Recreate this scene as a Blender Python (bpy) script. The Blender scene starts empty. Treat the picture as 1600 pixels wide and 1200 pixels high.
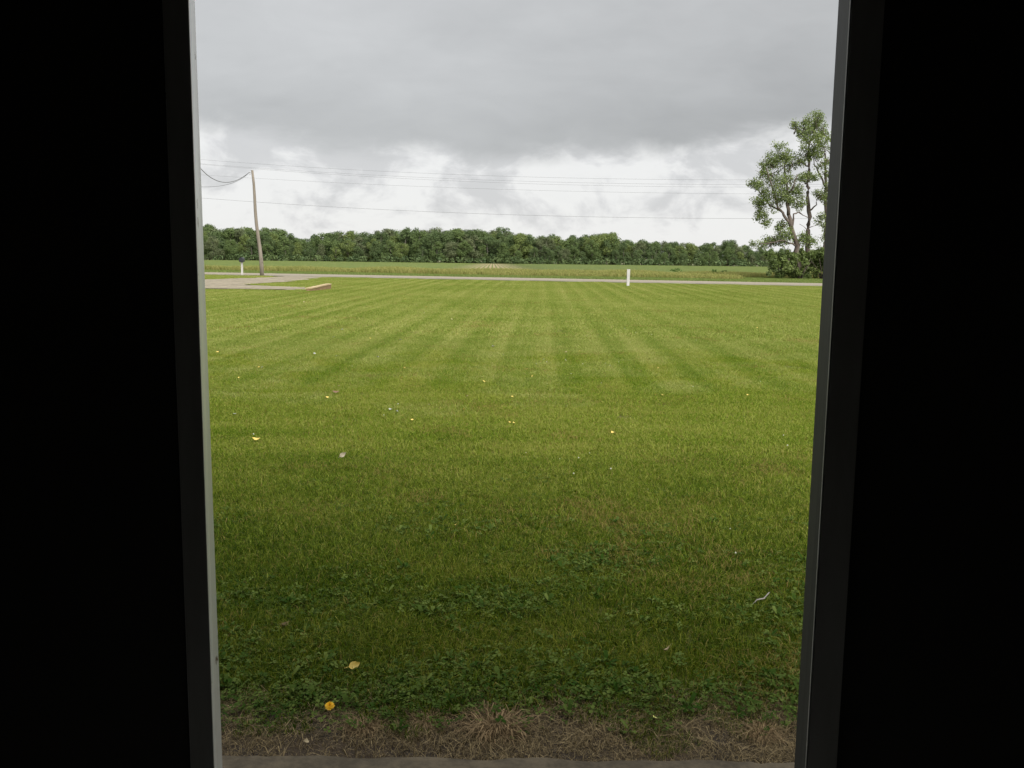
import bpy, bmesh, math, random
import numpy as np
from mathutils import Vector, Matrix, noise as mnoise

random.seed(7)
RNG = np.random.default_rng(11)
sc = bpy.context.scene
COL = sc.collection
R = math.radians

# ------------------------------------------------------------------ camera
F_PX = 1461.0                       # focal length in pixels of the 1600 px wide photograph
EYE = Vector((0.0, 0.0, 1.80))
PITCH, ROLL = R(7.80), R(0.69)
cam_d = bpy.data.cameras.new('camera')
cam_d.sensor_width = 36.0
cam_d.lens = 36.0 * F_PX / 1600.0
cam_d.clip_start, cam_d.clip_end = 0.05, 6000
cam = bpy.data.objects.new('camera', cam_d)
COL.objects.link(cam)
CAM_ROT = Matrix.Rotation(R(90) - PITCH, 4, 'X') @ Matrix.Rotation(ROLL, 4, 'Z')
cam.matrix_world = Matrix.Translation(EYE) @ CAM_ROT
sc.camera = cam
sc.view_settings.view_transform = 'Standard'
sc.view_settings.look = 'None'
sc.view_settings.gamma = 1.0
sc.view_settings.use_curve_mapping = False
sc.view_settings.exposure = 2.1
sc.cycles.max_bounces = 8
sc.cycles.transparent_max_bounces = 8
sc.cycles.sample_clamp_indirect = 4.0

SUN_AZ, SUN_EL = R(150), R(37)      # azimuth from +Y towards +X

# ------------------------------------------------------------------ world
W = bpy.data.worlds.new('World')
sc.world = W
W.use_nodes = True


class NT:
    """tiny node builder"""
    def __init__(s, tree):
        s.t = tree
        s.t.nodes.clear()

    def n(s, typ, ins=None, **props):
        nd = s.t.nodes.new(typ)
        for k, v in props.items():
            setattr(nd, k, v)
        if ins:
            for k, v in ins.items():
                sock = nd.inputs[k]
                if isinstance(v, bpy.types.NodeSocket):
                    s.t.links.new(v, sock)
                else:
                    sock.default_value = v
        return nd

    def math(s, op, a, b=0.0, c=None, clamp=False):
        ins = {0: a, 1: b}
        if c is not None:
            ins[2] = c
        return s.n('ShaderNodeMath', ins, operation=op, use_clamp=clamp).outputs[0]

    def smooth(s, v, lo, hi, a=0.0, b=1.0):
        nd = s.n('ShaderNodeMapRange', {0: v, 1: lo, 2: hi, 3: a, 4: b}, interpolation_type='SMOOTHSTEP')
        return nd.outputs[0]

    def noise(s, vec, scale, detail=4.0, rough=0.55, dist=0.0, dim='3D'):
        nd = s.n('ShaderNodeTexNoise', noise_dimensions=dim)
        s.t.links.new(vec, nd.inputs['Vector'])
        nd.inputs['Scale'].default_value = scale
        nd.inputs['Detail'].default_value = detail
        nd.inputs['Roughness'].default_value = rough
        nd.inputs['Distortion'].default_value = dist
        return nd.outputs[0]

    def mix(s, f, a, b, blend='MIX'):
        nd = s.n('ShaderNodeMix', data_type='RGBA', blend_type=blend)
        for i, v in ((0, f), (6, a), (7, b)):
            if isinstance(v, bpy.types.NodeSocket):
                s.t.links.new(v, nd.inputs[i])
            else:
                nd.inputs[i].default_value = v if i == 0 else (tuple(v) + (1,) if len(v) == 3 else v)
        return nd.outputs[2]

    def ramp(s, f, stops, interp='LINEAR'):
        nd = s.n('ShaderNodeValToRGB', {0: f})
        cr = nd.color_ramp
        cr.interpolation = interp
        while len(cr.elements) < len(stops):
            cr.elements.new(0.5)
        for e, (p, c) in zip(cr.elements, stops):
            e.position = p
            e.color = (c, c, c, 1) if isinstance(c, (int, float)) else tuple(c) + (1,)
        return nd.outputs[0]

    def mapping(s, vec, scale=(1, 1, 1), rot=(0, 0, 0), loc=(0, 0, 0)):
        return s.n('ShaderNodeMapping', {0: vec, 1: loc, 2: rot, 3: scale}).outputs[0]


def build_world():
    b = NT(W.node_tree)
    co = b.n('ShaderNodeTexCoord').outputs['Generated']
    sep = b.n('ShaderNodeSeparateXYZ', {0: co})
    x, z = sep.outputs[0], sep.outputs[2]
    # ragged lower edge of the rain deck
    v1 = b.mapping(co, (1, 1, 2.2))
    n_edge = b.noise(v1, 11.0, 6.0, 0.58, 0.4)
    n_big = b.noise(v1, 3.2, 3.0, 0.5)
    e = b.math('ADD', z, b.math('MULTIPLY', b.math('SUBTRACT', n_edge, 0.5), 0.055))
    xs = b.smooth(x, 0.05, 0.30)                      # the edge climbs a little towards the sides
    xl = b.smooth(x, -0.12, -0.34)
    lim = b.math('ADD', b.math('MULTIPLY', xs, 0.018), b.math('MULTIPLY', xl, 0.022))
    e = b.math('SUBTRACT', e, lim)
    deck = b.smooth(e, 0.089, 0.121)
    # deck tone: flat grey, darkest just above its edge, paler up to the zenith
    up = b.n('ShaderNodeMapRange', {0: z, 1: 0.10, 2: 0.30, 3: 0.0, 4: 1.0}, interpolation_type='SMOOTHSTEP').outputs[0]
    zen = b.smooth(z, 0.25, 0.95)
    soft = b.noise(b.mapping(co, (1.0, 1.0, 3.0), (0, R(14), 0)), 4.5, 4.0, 0.5, 0.3)
    tone = b.math('ADD', b.math('MULTIPLY', up, 0.10), b.math('MULTIPLY', b.math('SUBTRACT', soft, 0.5), 0.22))
    mott = b.noise(b.mapping(co, (1.0, 1.0, 2.6), (0, R(-10), 0), (1.7, 0.3, 0.0)), 13.0, 6.0, 0.55, 0.5)
    tone = b.math('ADD', tone, b.math('MULTIPLY', b.math('SUBTRACT', mott, 0.5), 0.085))
    tone = b.math('ADD', tone, 0.515)
    tone = b.math('SUBTRACT', tone, b.math('MULTIPLY', b.smooth(x, -0.25, 0.22), 0.095))
    tone = b.math('ADD', tone, b.math('MULTIPLY', zen, 0.95))
    deck_c = b.mix(1.0, b.n('ShaderNodeCombineXYZ', {0: tone, 1: tone, 2: tone}).outputs[0], (0.985, 0.998, 1.005), 'MULTIPLY')
    # bright band of heaped cloud below it
    puff = b.noise(b.mapping(co, (1, 1, 1.7), (0, 0, 0), (3.1, 0.7, 0.2)), 12.5, 7.0, 0.58, 0.3)
    pz = b.smooth(z, 0.095, 0.02)
    thr = b.math('ADD', puff, b.math('MULTIPLY', pz, 0.13))
    pf = b.smooth(thr, 0.425, 0.60)
    fine = b.noise(b.mapping(co, (1, 1, 2.0)), 26.0, 5.0, 0.6, 0.2)
    pf2 = b.math('ADD', pf, b.math('MULTIPLY', b.math('SUBTRACT', fine, 0.5), 0.35), clamp=True)
    band = b.ramp(pf2, [(0.0, (0.635, 0.637, 0.645)), (0.5, (0.745, 0.745, 0.75)), (1.0, (0.85, 0.85, 0.845))])
    cloud = b.mix(deck, band, deck_c)
    bg_cloud = b.n('ShaderNodeBackground', {'Color': cloud, 'Strength': 0.235})
    sky = b.n('ShaderNodeTexSky', sky_type='NISHITA', sun_disc=False, sun_elevation=SUN_EL, sun_rotation=SUN_AZ)
    bg_sky = b.n('ShaderNodeBackground', {'Color': sky.outputs[0], 'Strength': 0.06})
    mx = b.n('ShaderNodeMixShader', {0: 0.975, 1: bg_sky.outputs[0], 2: bg_cloud.outputs[0]})
    out = b.n('ShaderNodeOutputWorld', {0: mx.outputs[0]})


build_world()

sun_d = bpy.data.lights.new('sun', 'SUN')
sun_d.energy = 1.5
sun_d.angle = R(60)
sun_d.color = (1.0, 0.965, 0.90)
sun = bpy.data.objects.new('sun', sun_d)
COL.objects.link(sun)
to_sun = Vector((math.sin(SUN_AZ) * math.cos(SUN_EL), math.cos(SUN_AZ) * math.cos(SUN_EL), math.sin(SUN_EL)))
sun.rotation_euler = (-to_sun).to_track_quat('-Z', 'Y').to_euler()
sun.location = to_sun * 60


# ------------------------------------------------------------------ helpers
def ray(px, py):
    d = Vector(((px - 800.0) / F_PX, -(py - 600.0) / F_PX, -1.0))
    return (CAM_ROT.to_3x3() @ d)


def gp(px, py, z=0.0):
    """ground point seen at a pixel of the photograph"""
    d = ray(px, py)
    return EYE + d * ((z - EYE.z) / d.z)


def at(px, py, Y):
    d = ray(px, py)
    return EYE + d * (Y / d.y)


def ground_z(y):
    if y < 100:
        return 0.0
    t = min(1.0, (y - 100) / 280.0)
    return -1.35 * t


def tag(o, label=None, cat=None, group=None, kind=None):
    if label: o['label'] = label
    if cat: o['category'] = cat
    if group: o['group'] = group
    if kind: o['kind'] = kind
    return o


def empty(name, loc, label, cat, group=None):
    o = bpy.data.objects.new(name, None)
    COL.objects.link(o)
    o.location = loc
    o.empty_display_size = 0.1
    return tag(o, label, cat, group)


def link_mesh(name, me, mat=None, parent=None, link=True):
    o = bpy.data.objects.new(name, me)
    if link:
        COL.objects.link(o)
    if mat and not me.materials:
        me.materials.append(mat)
    if parent:
        o.parent = parent
    return o


def np_mesh(name, verts, faces_list, attr=None, smooth=False):
    """verts (n,3); faces_list: list of int arrays (m,3) or (m,4)"""
    me = bpy.data.meshes.new(name)
    verts = np.asarray(verts, dtype=np.float32)
    me.vertices.add(len(verts))
    me.vertices.foreach_set('co', verts.ravel())
    loops = np.concatenate([f.ravel() for f in faces_list]).astype(np.int32)
    tot = np.concatenate([np.full(len(f), f.shape[1], np.int32) for f in faces_list])
    start = np.concatenate([[0], np.cumsum(tot)[:-1]]).astype(np.int32)
    me.loops.add(len(loops))
    me.loops.foreach_set('vertex_index', loops)
    me.polygons.add(len(tot))
    me.polygons.foreach_set('loop_start', start)
    me.polygons.foreach_set('loop_total', tot)
    if smooth:
        me.polygons.foreach_set('use_smooth', np.ones(len(tot), bool))
    me.update(calc_edges=True)
    if attr:
        for k, a in attr.items():
            at_ = me.attributes.new(k, 'FLOAT', 'POINT')
            at_.data.foreach_set('value', np.asarray(a, np.float32))
    me.validate()
    return me


class MB:
    """bmesh collector"""
    def __init__(s):
        s.bm = bmesh.new()

    def box(s, x0, x1, y0, y1, z0, z1):
        v = [s.bm.verts.new(p) for p in ((x0, y0, z0), (x1, y0, z0), (x1, y1, z0), (x0, y1, z0),
                                         (x0, y0, z1), (x1, y0, z1), (x1, y1, z1), (x0, y1, z1))]
        for f in ((3, 2, 1, 0), (4, 5, 6, 7), (0, 1, 5, 4), (1, 2, 6, 5), (2, 3, 7, 6), (3, 0, 4, 7)):
            s.bm.faces.new([v[i] for i in f])
        return v

    def tube(s, pts, radii, seg=8, cap=True):
        rings = []
        pts = [Vector(p) for p in pts]
        for i, p in enumerate(pts):
            a = pts[max(0, i - 1)]
            c = pts[min(len(pts) - 1, i + 1)]
            d = (c - a).normalized()
            q = d.to_track_quat('Z', 'Y')
            r = radii[i] if isinstance(radii, (list, tuple)) else radii
            rings.append([s.bm.verts.new(p + q @ Vector((math.cos(t) * r, math.sin(t) * r, 0)))
                          for t in [2 * math.pi * k / seg for k in range(seg)]])
        for a, c in zip(rings, rings[1:]):
            for k in range(seg):
                f = s.bm.faces.new((a[k], a[(k + 1) % seg], c[(k + 1) % seg], c[k]))
                f.smooth = True
        if cap:
            s.bm.faces.new(list(reversed(rings[0])))
            s.bm.faces.new(rings[-1])

    def build(s, name, mat, parent=None, bevel=0.0):
        if bevel:
            bmesh.ops.bevel(s.bm, geom=list(s.bm.edges), offset=bevel, segments=2, affect='EDGES', profile=0.5)
        me = bpy.data.meshes.new(name)
        s.bm.to_mesh(me)
        s.bm.free()
        return link_mesh(name, me, mat, parent)


def new_mat(name):
    m = bpy.data.materials.new(name)
    m.use_nodes = True
    return m, NT(m.node_tree)


def simple_mat(name, c1, c2, scale=8.0, rough=0.7, bump=0.2, stretch=(1, 1, 1), detail=6.0, coord='Object', dist=0.02):
    m, b = new_mat(name)
    co = b.n('ShaderNodeTexCoord').outputs[coord]
    v = b.mapping(co, stretch)
    f = b.noise(v, scale, detail, 0.6)
    f2 = b.noise(v, scale * 5.3, 4.0, 0.6)
    ff = b.math('ADD', b.math('MULTIPLY', f, 0.7), b.math('MULTIPLY', f2, 0.3))
    c = b.mix(b.smooth(ff, 0.35, 0.65), c1, c2)
    bp = b.n('ShaderNodeBump', {'Strength': bump, 'Distance': dist, 'Height': ff})
    p = b.n('ShaderNodeBsdfPrincipled', {'Base Color': c, 'Roughness': rough, 'Normal': bp.outputs[0]})
    b.n('ShaderNodeOutputMaterial', {0: p.outputs[0]})
    return m


# ------------------------------------------------------------------ materials
def lawn_colour(b, yel=0.0):
    """mown-lawn colour in world space: patches, mowing passes, weeds; returns colour socket"""
    geo = b.n('ShaderNodeNewGeometry').outputs['Position']
    sep = b.n('ShaderNodeSeparateXYZ', {0: geo})
    x, y = sep.outputs[0], sep.outputs[1]
    big = b.noise(geo, 0.16, 3.0, 0.5)
    mid = b.noise(geo, 0.9, 5.0, 0.6)
    # mowing passes run away from the house, then two headland passes across
    wob = b.noise(b.mapping(geo, (0.25, 0.08, 0)), 1.0, 2.0)
    xs = b.math('ADD', x, b.math('MULTIPLY', y, -0.03))
    xs = b.math('ADD', xs, b.math('MULTIPLY', wob, 0.35))
    st = b.math('SINE', b.math('MULTIPLY', xs, 2 * math.pi / 0.95))
    streak = b.noise(b.n('ShaderNodeCombineXYZ', {0: b.math('MULTIPLY', xs, 4.2), 1: b.math('MULTIPLY', y, 0.012)}).outputs[0], 1.0, 4.0, 0.6)
    along = b.math('ADD', b.math('MULTIPLY', st, 0.13), b.math('MULTIPLY', b.math('SUBTRACT', streak, 0.5), 1.05))
    ys = b.math('ADD', y, b.math('MULTIPLY', b.noise(b.mapping(geo, (0.08, 0.3, 0)), 1.0, 2.0), 1.2))
    st2 = b.math('SINE', b.math('MULTIPLY', ys, 2 * math.pi / 1.1))
    streak2 = b.noise(b.n('ShaderNodeCombineXYZ', {0: b.math('MULTIPLY', x, 0.05), 1: b.math('MULTIPLY', ys, 1.4), 2: 3.7}).outputs[0], 1.0, 4.0, 0.6)
    across = b.math('ADD', b.math('MULTIPLY', st2, 0.03), b.math('MULTIPLY', b.math('SUBTRACT', streak2, 0.5), 0.8))
    fade = b.smooth(b.noise(b.mapping(geo, (1, 0.6, 1), (0, 0, 0), (9.1, 3.3, 0)), 0.07, 3.0, 0.5), 0.32, 0.62, 0.35, 1.35)
    along = b.math('MULTIPLY', along, fade)
    far = b.smooth(b.math('ADD', y, b.math('MULTIPLY', mid, 1.0)), 12.6, 13.6)
    mow = b.n('ShaderNodeMix', {0: far, 2: across, 3: along}, data_type='FLOAT').outputs[0]
    t = b.math('ADD', b.math('MULTIPLY', b.math('SUBTRACT', big, 0.5), 0.9), b.math('MULTIPLY', b.math('SUBTRACT', mid, 0.5), 0.8))
    t = b.math('ADD', b.math('ADD', t, mow), 0.5 + yel, clamp=True)
    return t, geo, mid


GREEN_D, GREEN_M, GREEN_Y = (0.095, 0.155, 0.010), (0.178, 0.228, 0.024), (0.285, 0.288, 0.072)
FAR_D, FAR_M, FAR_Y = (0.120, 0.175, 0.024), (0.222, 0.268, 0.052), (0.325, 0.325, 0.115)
SHADE_D, SHADE_M, SHADE_Y = (0.026, 0.056, 0.002), (0.078, 0.120, 0.005), (0.195, 0.205, 0.028)  # darker greens that put the house's shade into the near blades


def mat_blades(name, dead=0.04, yel=0.0, pal=None):
    m, b = new_mat(name)
    t, geo, mid = lawn_colour(b, yel)
    rnd = b.n('ShaderNodeAttribute', attribute_name='rnd').outputs['Fac']
    tt = b.math('ADD', t, b.math('MULTIPLY', b.math('SUBTRACT', rnd, 0.5), 1.1), clamp=True)
    shade_mix = pal == 'mix'
    pal = (GREEN_D, GREEN_M, GREEN_Y) if shade_mix or not pal else pal
    c = b.ramp(tt, [(0.0, pal[0]), (0.5, pal[1]), (1.0, pal[2])])
    if shade_mix:      # house shade painted into the blade colour, most by the wall, thinning outwards
        cd = b.ramp(tt, [(0.0, SHADE_D), (0.5, SHADE_M), (1.0, SHADE_Y)])
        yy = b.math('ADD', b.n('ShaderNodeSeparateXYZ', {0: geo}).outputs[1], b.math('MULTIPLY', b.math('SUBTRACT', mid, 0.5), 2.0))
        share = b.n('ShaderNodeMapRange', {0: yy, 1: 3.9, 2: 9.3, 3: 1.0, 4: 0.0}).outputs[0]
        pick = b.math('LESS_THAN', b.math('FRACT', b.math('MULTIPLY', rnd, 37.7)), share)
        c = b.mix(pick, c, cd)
    # thin, tired patches carry more dry blades
    worn = b.smooth(b.math('ADD', b.noise(b.mapping(geo, (1, 1, 1), (0, 0, 0), (5.3, 2.1, 0)), 0.55, 5.0, 0.65), b.math('MULTIPLY', mid, 0.15)), 0.60, 0.80)
    dry = b.math('GREATER_THAN', rnd, b.math('SUBTRACT', 1.0 - dead, b.math('MULTIPLY', worn, 0.5)))
    c = b.mix(dry, c, tuple(0.25 * p + 0.75 * q for p, q in zip(pal[2], (0.24, 0.165, 0.06))))
    d = b.n('ShaderNodeBsdfPrincipled', {'Base Color': c, 'Roughness': 0.6, 'Specular IOR Level': 0.08})
    tr = b.n('ShaderNodeBsdfTranslucent', {'Color': b.mix(1.0, c, (1.0, 1.1, 0.5), 'MULTIPLY')})
    mx = b.n('ShaderNodeMixShader', {0: 0.35, 1: d.outputs[0], 2: tr.outputs[0]})
    b.n('ShaderNodeOutputMaterial', {0: mx.outputs[0]})
    return m


def mat_leaf(name, c_lo, c_hi, transl=0.3, rough=0.5, attr='tint', spec=0.3):
    m, b = new_mat(name)
    rnd = b.n('ShaderNodeAttribute', attribute_name=attr).outputs['Fac']
    c = b.mix(rnd, c_lo, c_hi)
    d = b.n('ShaderNodeBsdfPrincipled', {'Base Color': c, 'Roughness': rough, 'Specular IOR Level': spec})
    tr = b.n('ShaderNodeBsdfTranslucent', {'Color': c})
    mx = b.n('ShaderNodeMixShader', {0: transl, 1: d.outputs[0], 2: tr.outputs[0]})
    b.n('ShaderNodeOutputMaterial', {0: mx.outputs[0]})
    return m


def mat_lawn_sheet():
    m, b = new_mat('lawn_sheet')
    t, geo, mid = lawn_colour(b, 0.0)
    fine = b.noise(b.mapping(geo, (1, 0.6, 1)), 22.0, 6.0, 0.7)
    tt = b.math('ADD', t, b.math('MULTIPLY', b.math('SUBTRACT', fine, 0.5), 1.6), clamp=True)
    c = b.ramp(tt, [(0.0, (0.035, 0.042, 0.008)), (0.5, (0.075, 0.080, 0.017)), (1.0, (0.13, 0.115, 0.036))])
    bp = b.n('ShaderNodeBump', {'Strength': 0.6, 'Distance': 0.03, 'Height': fine})
    p = b.n('ShaderNodeBsdfPrincipled', {'Base Color': c, 'Roughness': 0.9, 'Specular IOR Level': 0.1, 'Normal': bp.outputs[0]})
    b.n('ShaderNodeOutputMaterial', {0: p.outputs[0]})
    return m


def mat_jamb():
    """white painted wood, chipped and stained in places"""
    m, b = new_mat('white_paint')
    co = b.n('ShaderNodeTexCoord').outputs['Object']
    grime = b.noise(b.mapping(co, (20, 20, 3)), 1.0, 5.0, 0.6)
    chip = b.noise(b.mapping(co, (45, 45, 16)), 1.0, 5.0, 0.6)
    hi = b.smooth(b.n('ShaderNodeSeparateXYZ', {0: co}).outputs[2], 1.55, 2.1)
    th = b.math('SUBTRACT', 0.69, b.math('MULTIPLY', hi, 0.06))
    cm = b.math('GREATER_THAN', chip, th)
    base = b.mix(b.smooth(grime, 0.35, 0.7), (0.96, 0.96, 0.95), (0.86, 0.86, 0.85))
    wood = b.mix(b.smooth(b.noise(co, 60.0), 0.4, 0.6), (0.16, 0.10, 0.06), (0.33, 0.31, 0.28))
    c = b.mix(cm, base, wood)
    bp = b.n('ShaderNodeBump', {'Strength': 0.3, 'Distance': 0.002, 'Height': b.math('SUBTRACT', grime, cm)})
    p = b.n('ShaderNodeBsdfPrincipled', {'Base Color': c, 'Roughness': 0.38, 'Metallic': 0.5, 'Normal': bp.outputs[0]})
    b.n('ShaderNodeOutputMaterial', {0: p.outputs[0]})
    return m


def mat_brick():
    m, b = new_mat('weathered_brick')
    co = b.n('ShaderNodeTexCoord').outputs['Object']
    f = b.noise(co, 6.0, 5.0, 0.6)
    c = b.mix(b.smooth(f, 0.3, 0.7), (0.140, 0.088, 0.036), (0.215, 0.145, 0.070))
    fine = b.noise(co, 60.0)
    bp = b.n('ShaderNodeBump', {'Strength': 0.4, 'Distance': 0.01, 'Height': fine})
    p = b.n('ShaderNodeBsdfPrincipled', {'Base Color': c, 'Roughness': 0.9, 'Normal': bp.outputs[0]})
    b.n('ShaderNodeOutputMaterial', {0: p.outputs[0]})
    return m


def mat_gravel(name, c1, c2, scale=6.0):
    m, b = new_mat(name)
    geo = b.n('ShaderNodeNewGeometry').outputs['Position']
    vor = b.n('ShaderNodeTexVoronoi', {'Vector': geo, 'Scale': scale})
    big = b.noise(geo, 0.35, 4.0, 0.6)
    f = b.math('ADD', b.math('MULTIPLY', vor.outputs['Color'], 0.55), b.math('MULTIPLY', big, 0.6), clamp=True)
    c = b.mix(f, c1, c2)
    bp = b.n('ShaderNodeBump', {'Strength': 0.7, 'Distance': 0.03, 'Height': vor.outputs['Distance']})
    p = b.n('ShaderNodeBsdfPrincipled', {'Base Color': c, 'Roughness': 0.95, 'Specular IOR Level': 0.15, 'Normal': bp.outputs[0]})
    b.n('ShaderNodeOutputMaterial', {0: p.outputs[0]})
    return m


def mat_bark(name, c1, c2):
    return simple_mat(name, c1, c2, 3.0, 0.9, 0.6, (2.5, 2.5, 0.5))


M = {
    'ground': simple_mat('field_soil', (0.13, 0.11, 0.055), (0.10, 0.12, 0.04), 0.8, 0.95, 0.2),
    'lawn': mat_lawn_sheet(),
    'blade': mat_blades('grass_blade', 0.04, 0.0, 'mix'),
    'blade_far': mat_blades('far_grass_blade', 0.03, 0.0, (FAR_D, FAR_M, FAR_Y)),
    'soil': simple_mat('bare_soil', (0.018, 0.011, 0.005), (0.050, 0.032, 0.015), 7.0, 0.95, 0.8, dist=0.03),
    'straw': mat_leaf('dead_straw', (0.040, 0.029, 0.013), (0.37, 0.28, 0.145), 0.15, 0.7, 'rnd', 0.15),
    'straw_red': mat_leaf('dead_tuft', (0.085, 0.054, 0.024), (0.36, 0.255, 0.135), 0.15, 0.7, 'rnd', 0.15),
    'clover': mat_leaf('clover_leaf', (0.022, 0.056, 0.005), (0.120, 0.160, 0.036), 0.25, 0.65, 'rnd', 0.04),
    'concrete': simple_mat('concrete', (0.045, 0.034, 0.018), (0.110, 0.085, 0.050), 7.0, 0.9, 0.35),
    'road': mat_gravel('worn_asphalt', (0.180, 0.157, 0.120), (0.270, 0.237, 0.185), 9.0),
    'shoulder': mat_gravel('shoulder_gravel', (0.20, 0.18, 0.14), (0.36, 0.33, 0.27), 9.0),
    'gravel': mat_gravel('drive_gravel', (0.085, 0.072, 0.048), (0.31, 0.27, 0.20), 4.0),
    'crop_soil': simple_mat('tilled_soil', (0.215, 0.165, 0.085), (0.265, 0.21, 0.115), 0.7, 0.95, 0.2),
    'crop': mat_leaf('crop_leaf', (0.110, 0.155, 0.034), (0.170, 0.205, 0.050), 0.3, 0.6, 'rnd', 0.1),
    'verge': mat_leaf('verge_blade', (0.165, 0.205, 0.045), (0.35, 0.315, 0.115), 0.4, 0.6, 'rnd', 0.1),
    'verge_green': mat_leaf('verge_green_blade', (0.105, 0.165, 0.040), (0.20, 0.235, 0.065), 0.35, 0.6, 'rnd', 0.1),
    'weed': mat_leaf('weed_leaf', (0.05, 0.10, 0.025), (0.09, 0.15, 0.03), 0.3, 0.6, 'rnd', 0.1),
    'jamb_white': mat_jamb(),
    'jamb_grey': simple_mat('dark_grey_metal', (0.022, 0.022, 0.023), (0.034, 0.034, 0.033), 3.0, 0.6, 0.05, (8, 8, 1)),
    'seal': simple_mat('worn_edge', (0.22, 0.22, 0.20), (0.30, 0.30, 0.28), 6.0, 0.5, 0.05),
    'casing': simple_mat('casing_paint', (0.46, 0.45, 0.41), (0.54, 0.53, 0.49), 6.0, 0.6, 0.1, (3, 3, .5)),
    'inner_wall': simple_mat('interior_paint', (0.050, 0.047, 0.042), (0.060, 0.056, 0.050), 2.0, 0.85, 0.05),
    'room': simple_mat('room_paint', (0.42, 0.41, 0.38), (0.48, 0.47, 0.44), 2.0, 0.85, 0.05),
    'screw': simple_mat('dark_screw', (0.015, 0.015, 0.015), (0.03, 0.03, 0.03), 40.0, 0.6, 0.1),
    'siding': simple_mat('house_siding', (0.55, 0.54, 0.50), (0.62, 0.61, 0.58), 2.0, 0.7, 0.1),
    'shingle': simple_mat('roof_shingle', (0.07, 0.065, 0.06), (0.12, 0.11, 0.10), 6.0, 0.9, 0.3),
    'pole': simple_mat('pole_wood', (0.125, 0.105, 0.080), (0.195, 0.170, 0.140), 2.0, 0.85, 0.4, (6, 6, .4)),
    'metal': simple_mat('galvanised_metal', (0.25, 0.25, 0.25), (0.4, 0.4, 0.4), 9.0, 0.5, 0.05),
    'wire': simple_mat('cable', (0.05, 0.05, 0.05), (0.08, 0.08, 0.08), 9.0, 0.6, 0.05),
    'black': simple_mat('black_enamel', (0.012, 0.013, 0.017), (0.022, 0.023, 0.028), 6.0, 0.4, 0.05),
    'white_post': simple_mat('white_post_paint', (0.33, 0.325, 0.305), (0.43, 0.42, 0.40), 4.0, 0.6, 0.2, (3, 3, .5)),
    'red': simple_mat('red_flag_paint', (0.4, 0.03, 0.02), (0.5, 0.04, 0.03), 6.0, 0.5, 0.05),
    'brick': mat_brick(),
    'cap': simple_mat('wall_cap', (0.27, 0.20, 0.10), (0.38, 0.30, 0.17), 3.0, 0.9, 0.3),
    'bark': mat_bark('tree_bark', (0.060, 0.046, 0.037), (0.118, 0.094, 0.076)),
    'bark_far': mat_bark('far_bark', (0.07, 0.062, 0.05), (0.16, 0.145, 0.12)),
    'leaf_near': mat_leaf('tree_leaf', (0.095, 0.136, 0.040), (0.185, 0.232, 0.072), 0.3),
    'leaf_bush': mat_leaf('bush_leaf', (0.070, 0.106, 0.028), (0.140, 0.185, 0.050), 0.3),
    'leaf_a': mat_leaf('wood_leaf_mid', (0.056, 0.092, 0.034), (0.132, 0.178, 0.060), 0.25, spec=.1),
    'leaf_b': mat_leaf('wood_leaf_dark', (0.046, 0.078, 0.032), (0.108, 0.146, 0.056), 0.25, spec=.1),
    'leaf_c': mat_leaf('wood_leaf_yellow', (0.076, 0.112, 0.036), (0.165, 0.203, 0.062), 0.25, spec=.1),
    'leaf_d': mat_leaf('wood_leaf_olive', (0.068, 0.090, 0.044), (0.140, 0.160, 0.078), 0.25, spec=.1),
    'petal': simple_mat('dandelion_petal', (0.85, 0.45, 0.01), (0.90, 0.62, 0.02), 120.0, 0.6, 0.3),
    'stem': simple_mat('green_stem', (0.08, 0.13, 0.03), (0.12, 0.17, 0.05), 40.0, 0.6, 0.1),
    'yel_leaf': simple_mat('yellow_leaf', (0.52, 0.36, 0.06), (0.62, 0.48, 0.14), 30.0, 0.6, 0.2, dist=0.002),
    'pale_leaf': simple_mat('pale_yellow_leaf', (0.55, 0.55, 0.12), (0.66, 0.64, 0.22), 30.0, 0.6, 0.2, dist=0.002),
    'tan_leaf': simple_mat('tan_leaf', (0.30, 0.235, 0.13), (0.40, 0.32, 0.19), 30.0, 0.7, 0.2, dist=0.002),
    'grey_leaf': simple_mat('grey_tan_leaf', (0.22, 0.19, 0.125), (0.30, 0.26, 0.18), 30.0, 0.7, 0.2, dist=0.002),
    'brown_leaf': simple_mat('brown_leaf', (0.10, 0.055, 0.025), (0.17, 0.10, 0.05), 30.0, 0.7, 0.2, dist=0.002),
    'pale_side': simple_mat('pale_leaf_back', (0.25, 0.26, 0.22), (0.34, 0.35, 0.30), 30.0, 0.7, 0.2, dist=0.002),
    'twig': simple_mat('grey_twig', (0.20, 0.18, 0.155), (0.29, 0.27, 0.24), 30.0, 0.8, 0.3, dist=0.002),
    'flower': simple_mat('clover_flower', (0.36, 0.36, 0.28), (0.48, 0.48, 0.38), 90.0, 0.7, 0.3, dist=0.002),
}
for _k, _n in (('yel_leaf', 0), ('pale_leaf', 0), ('tan_leaf', 0)):
    pass

# ------------------------------------------------------------------ the ground, lawn, road, drive
def sheet(name, pts, mat, z, kind='structure', thick=0.0, label=None):
    bm = bmesh.new()
    vs = [bm.verts.new((p[0], p[1], z)) for p in pts]
    f = bm.faces.new(vs)
    if f.normal.z < 0:
        bmesh.ops.reverse_faces(bm, faces=[f])
    bmesh.ops.triangulate(bm, faces=list(bm.faces))
    me = bpy.data.meshes.new(name)
    bm.to_mesh(me); bm.free()
    o = link_mesh(name, me, mat)
    tag(o, label, None, None, kind)
    return o


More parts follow.
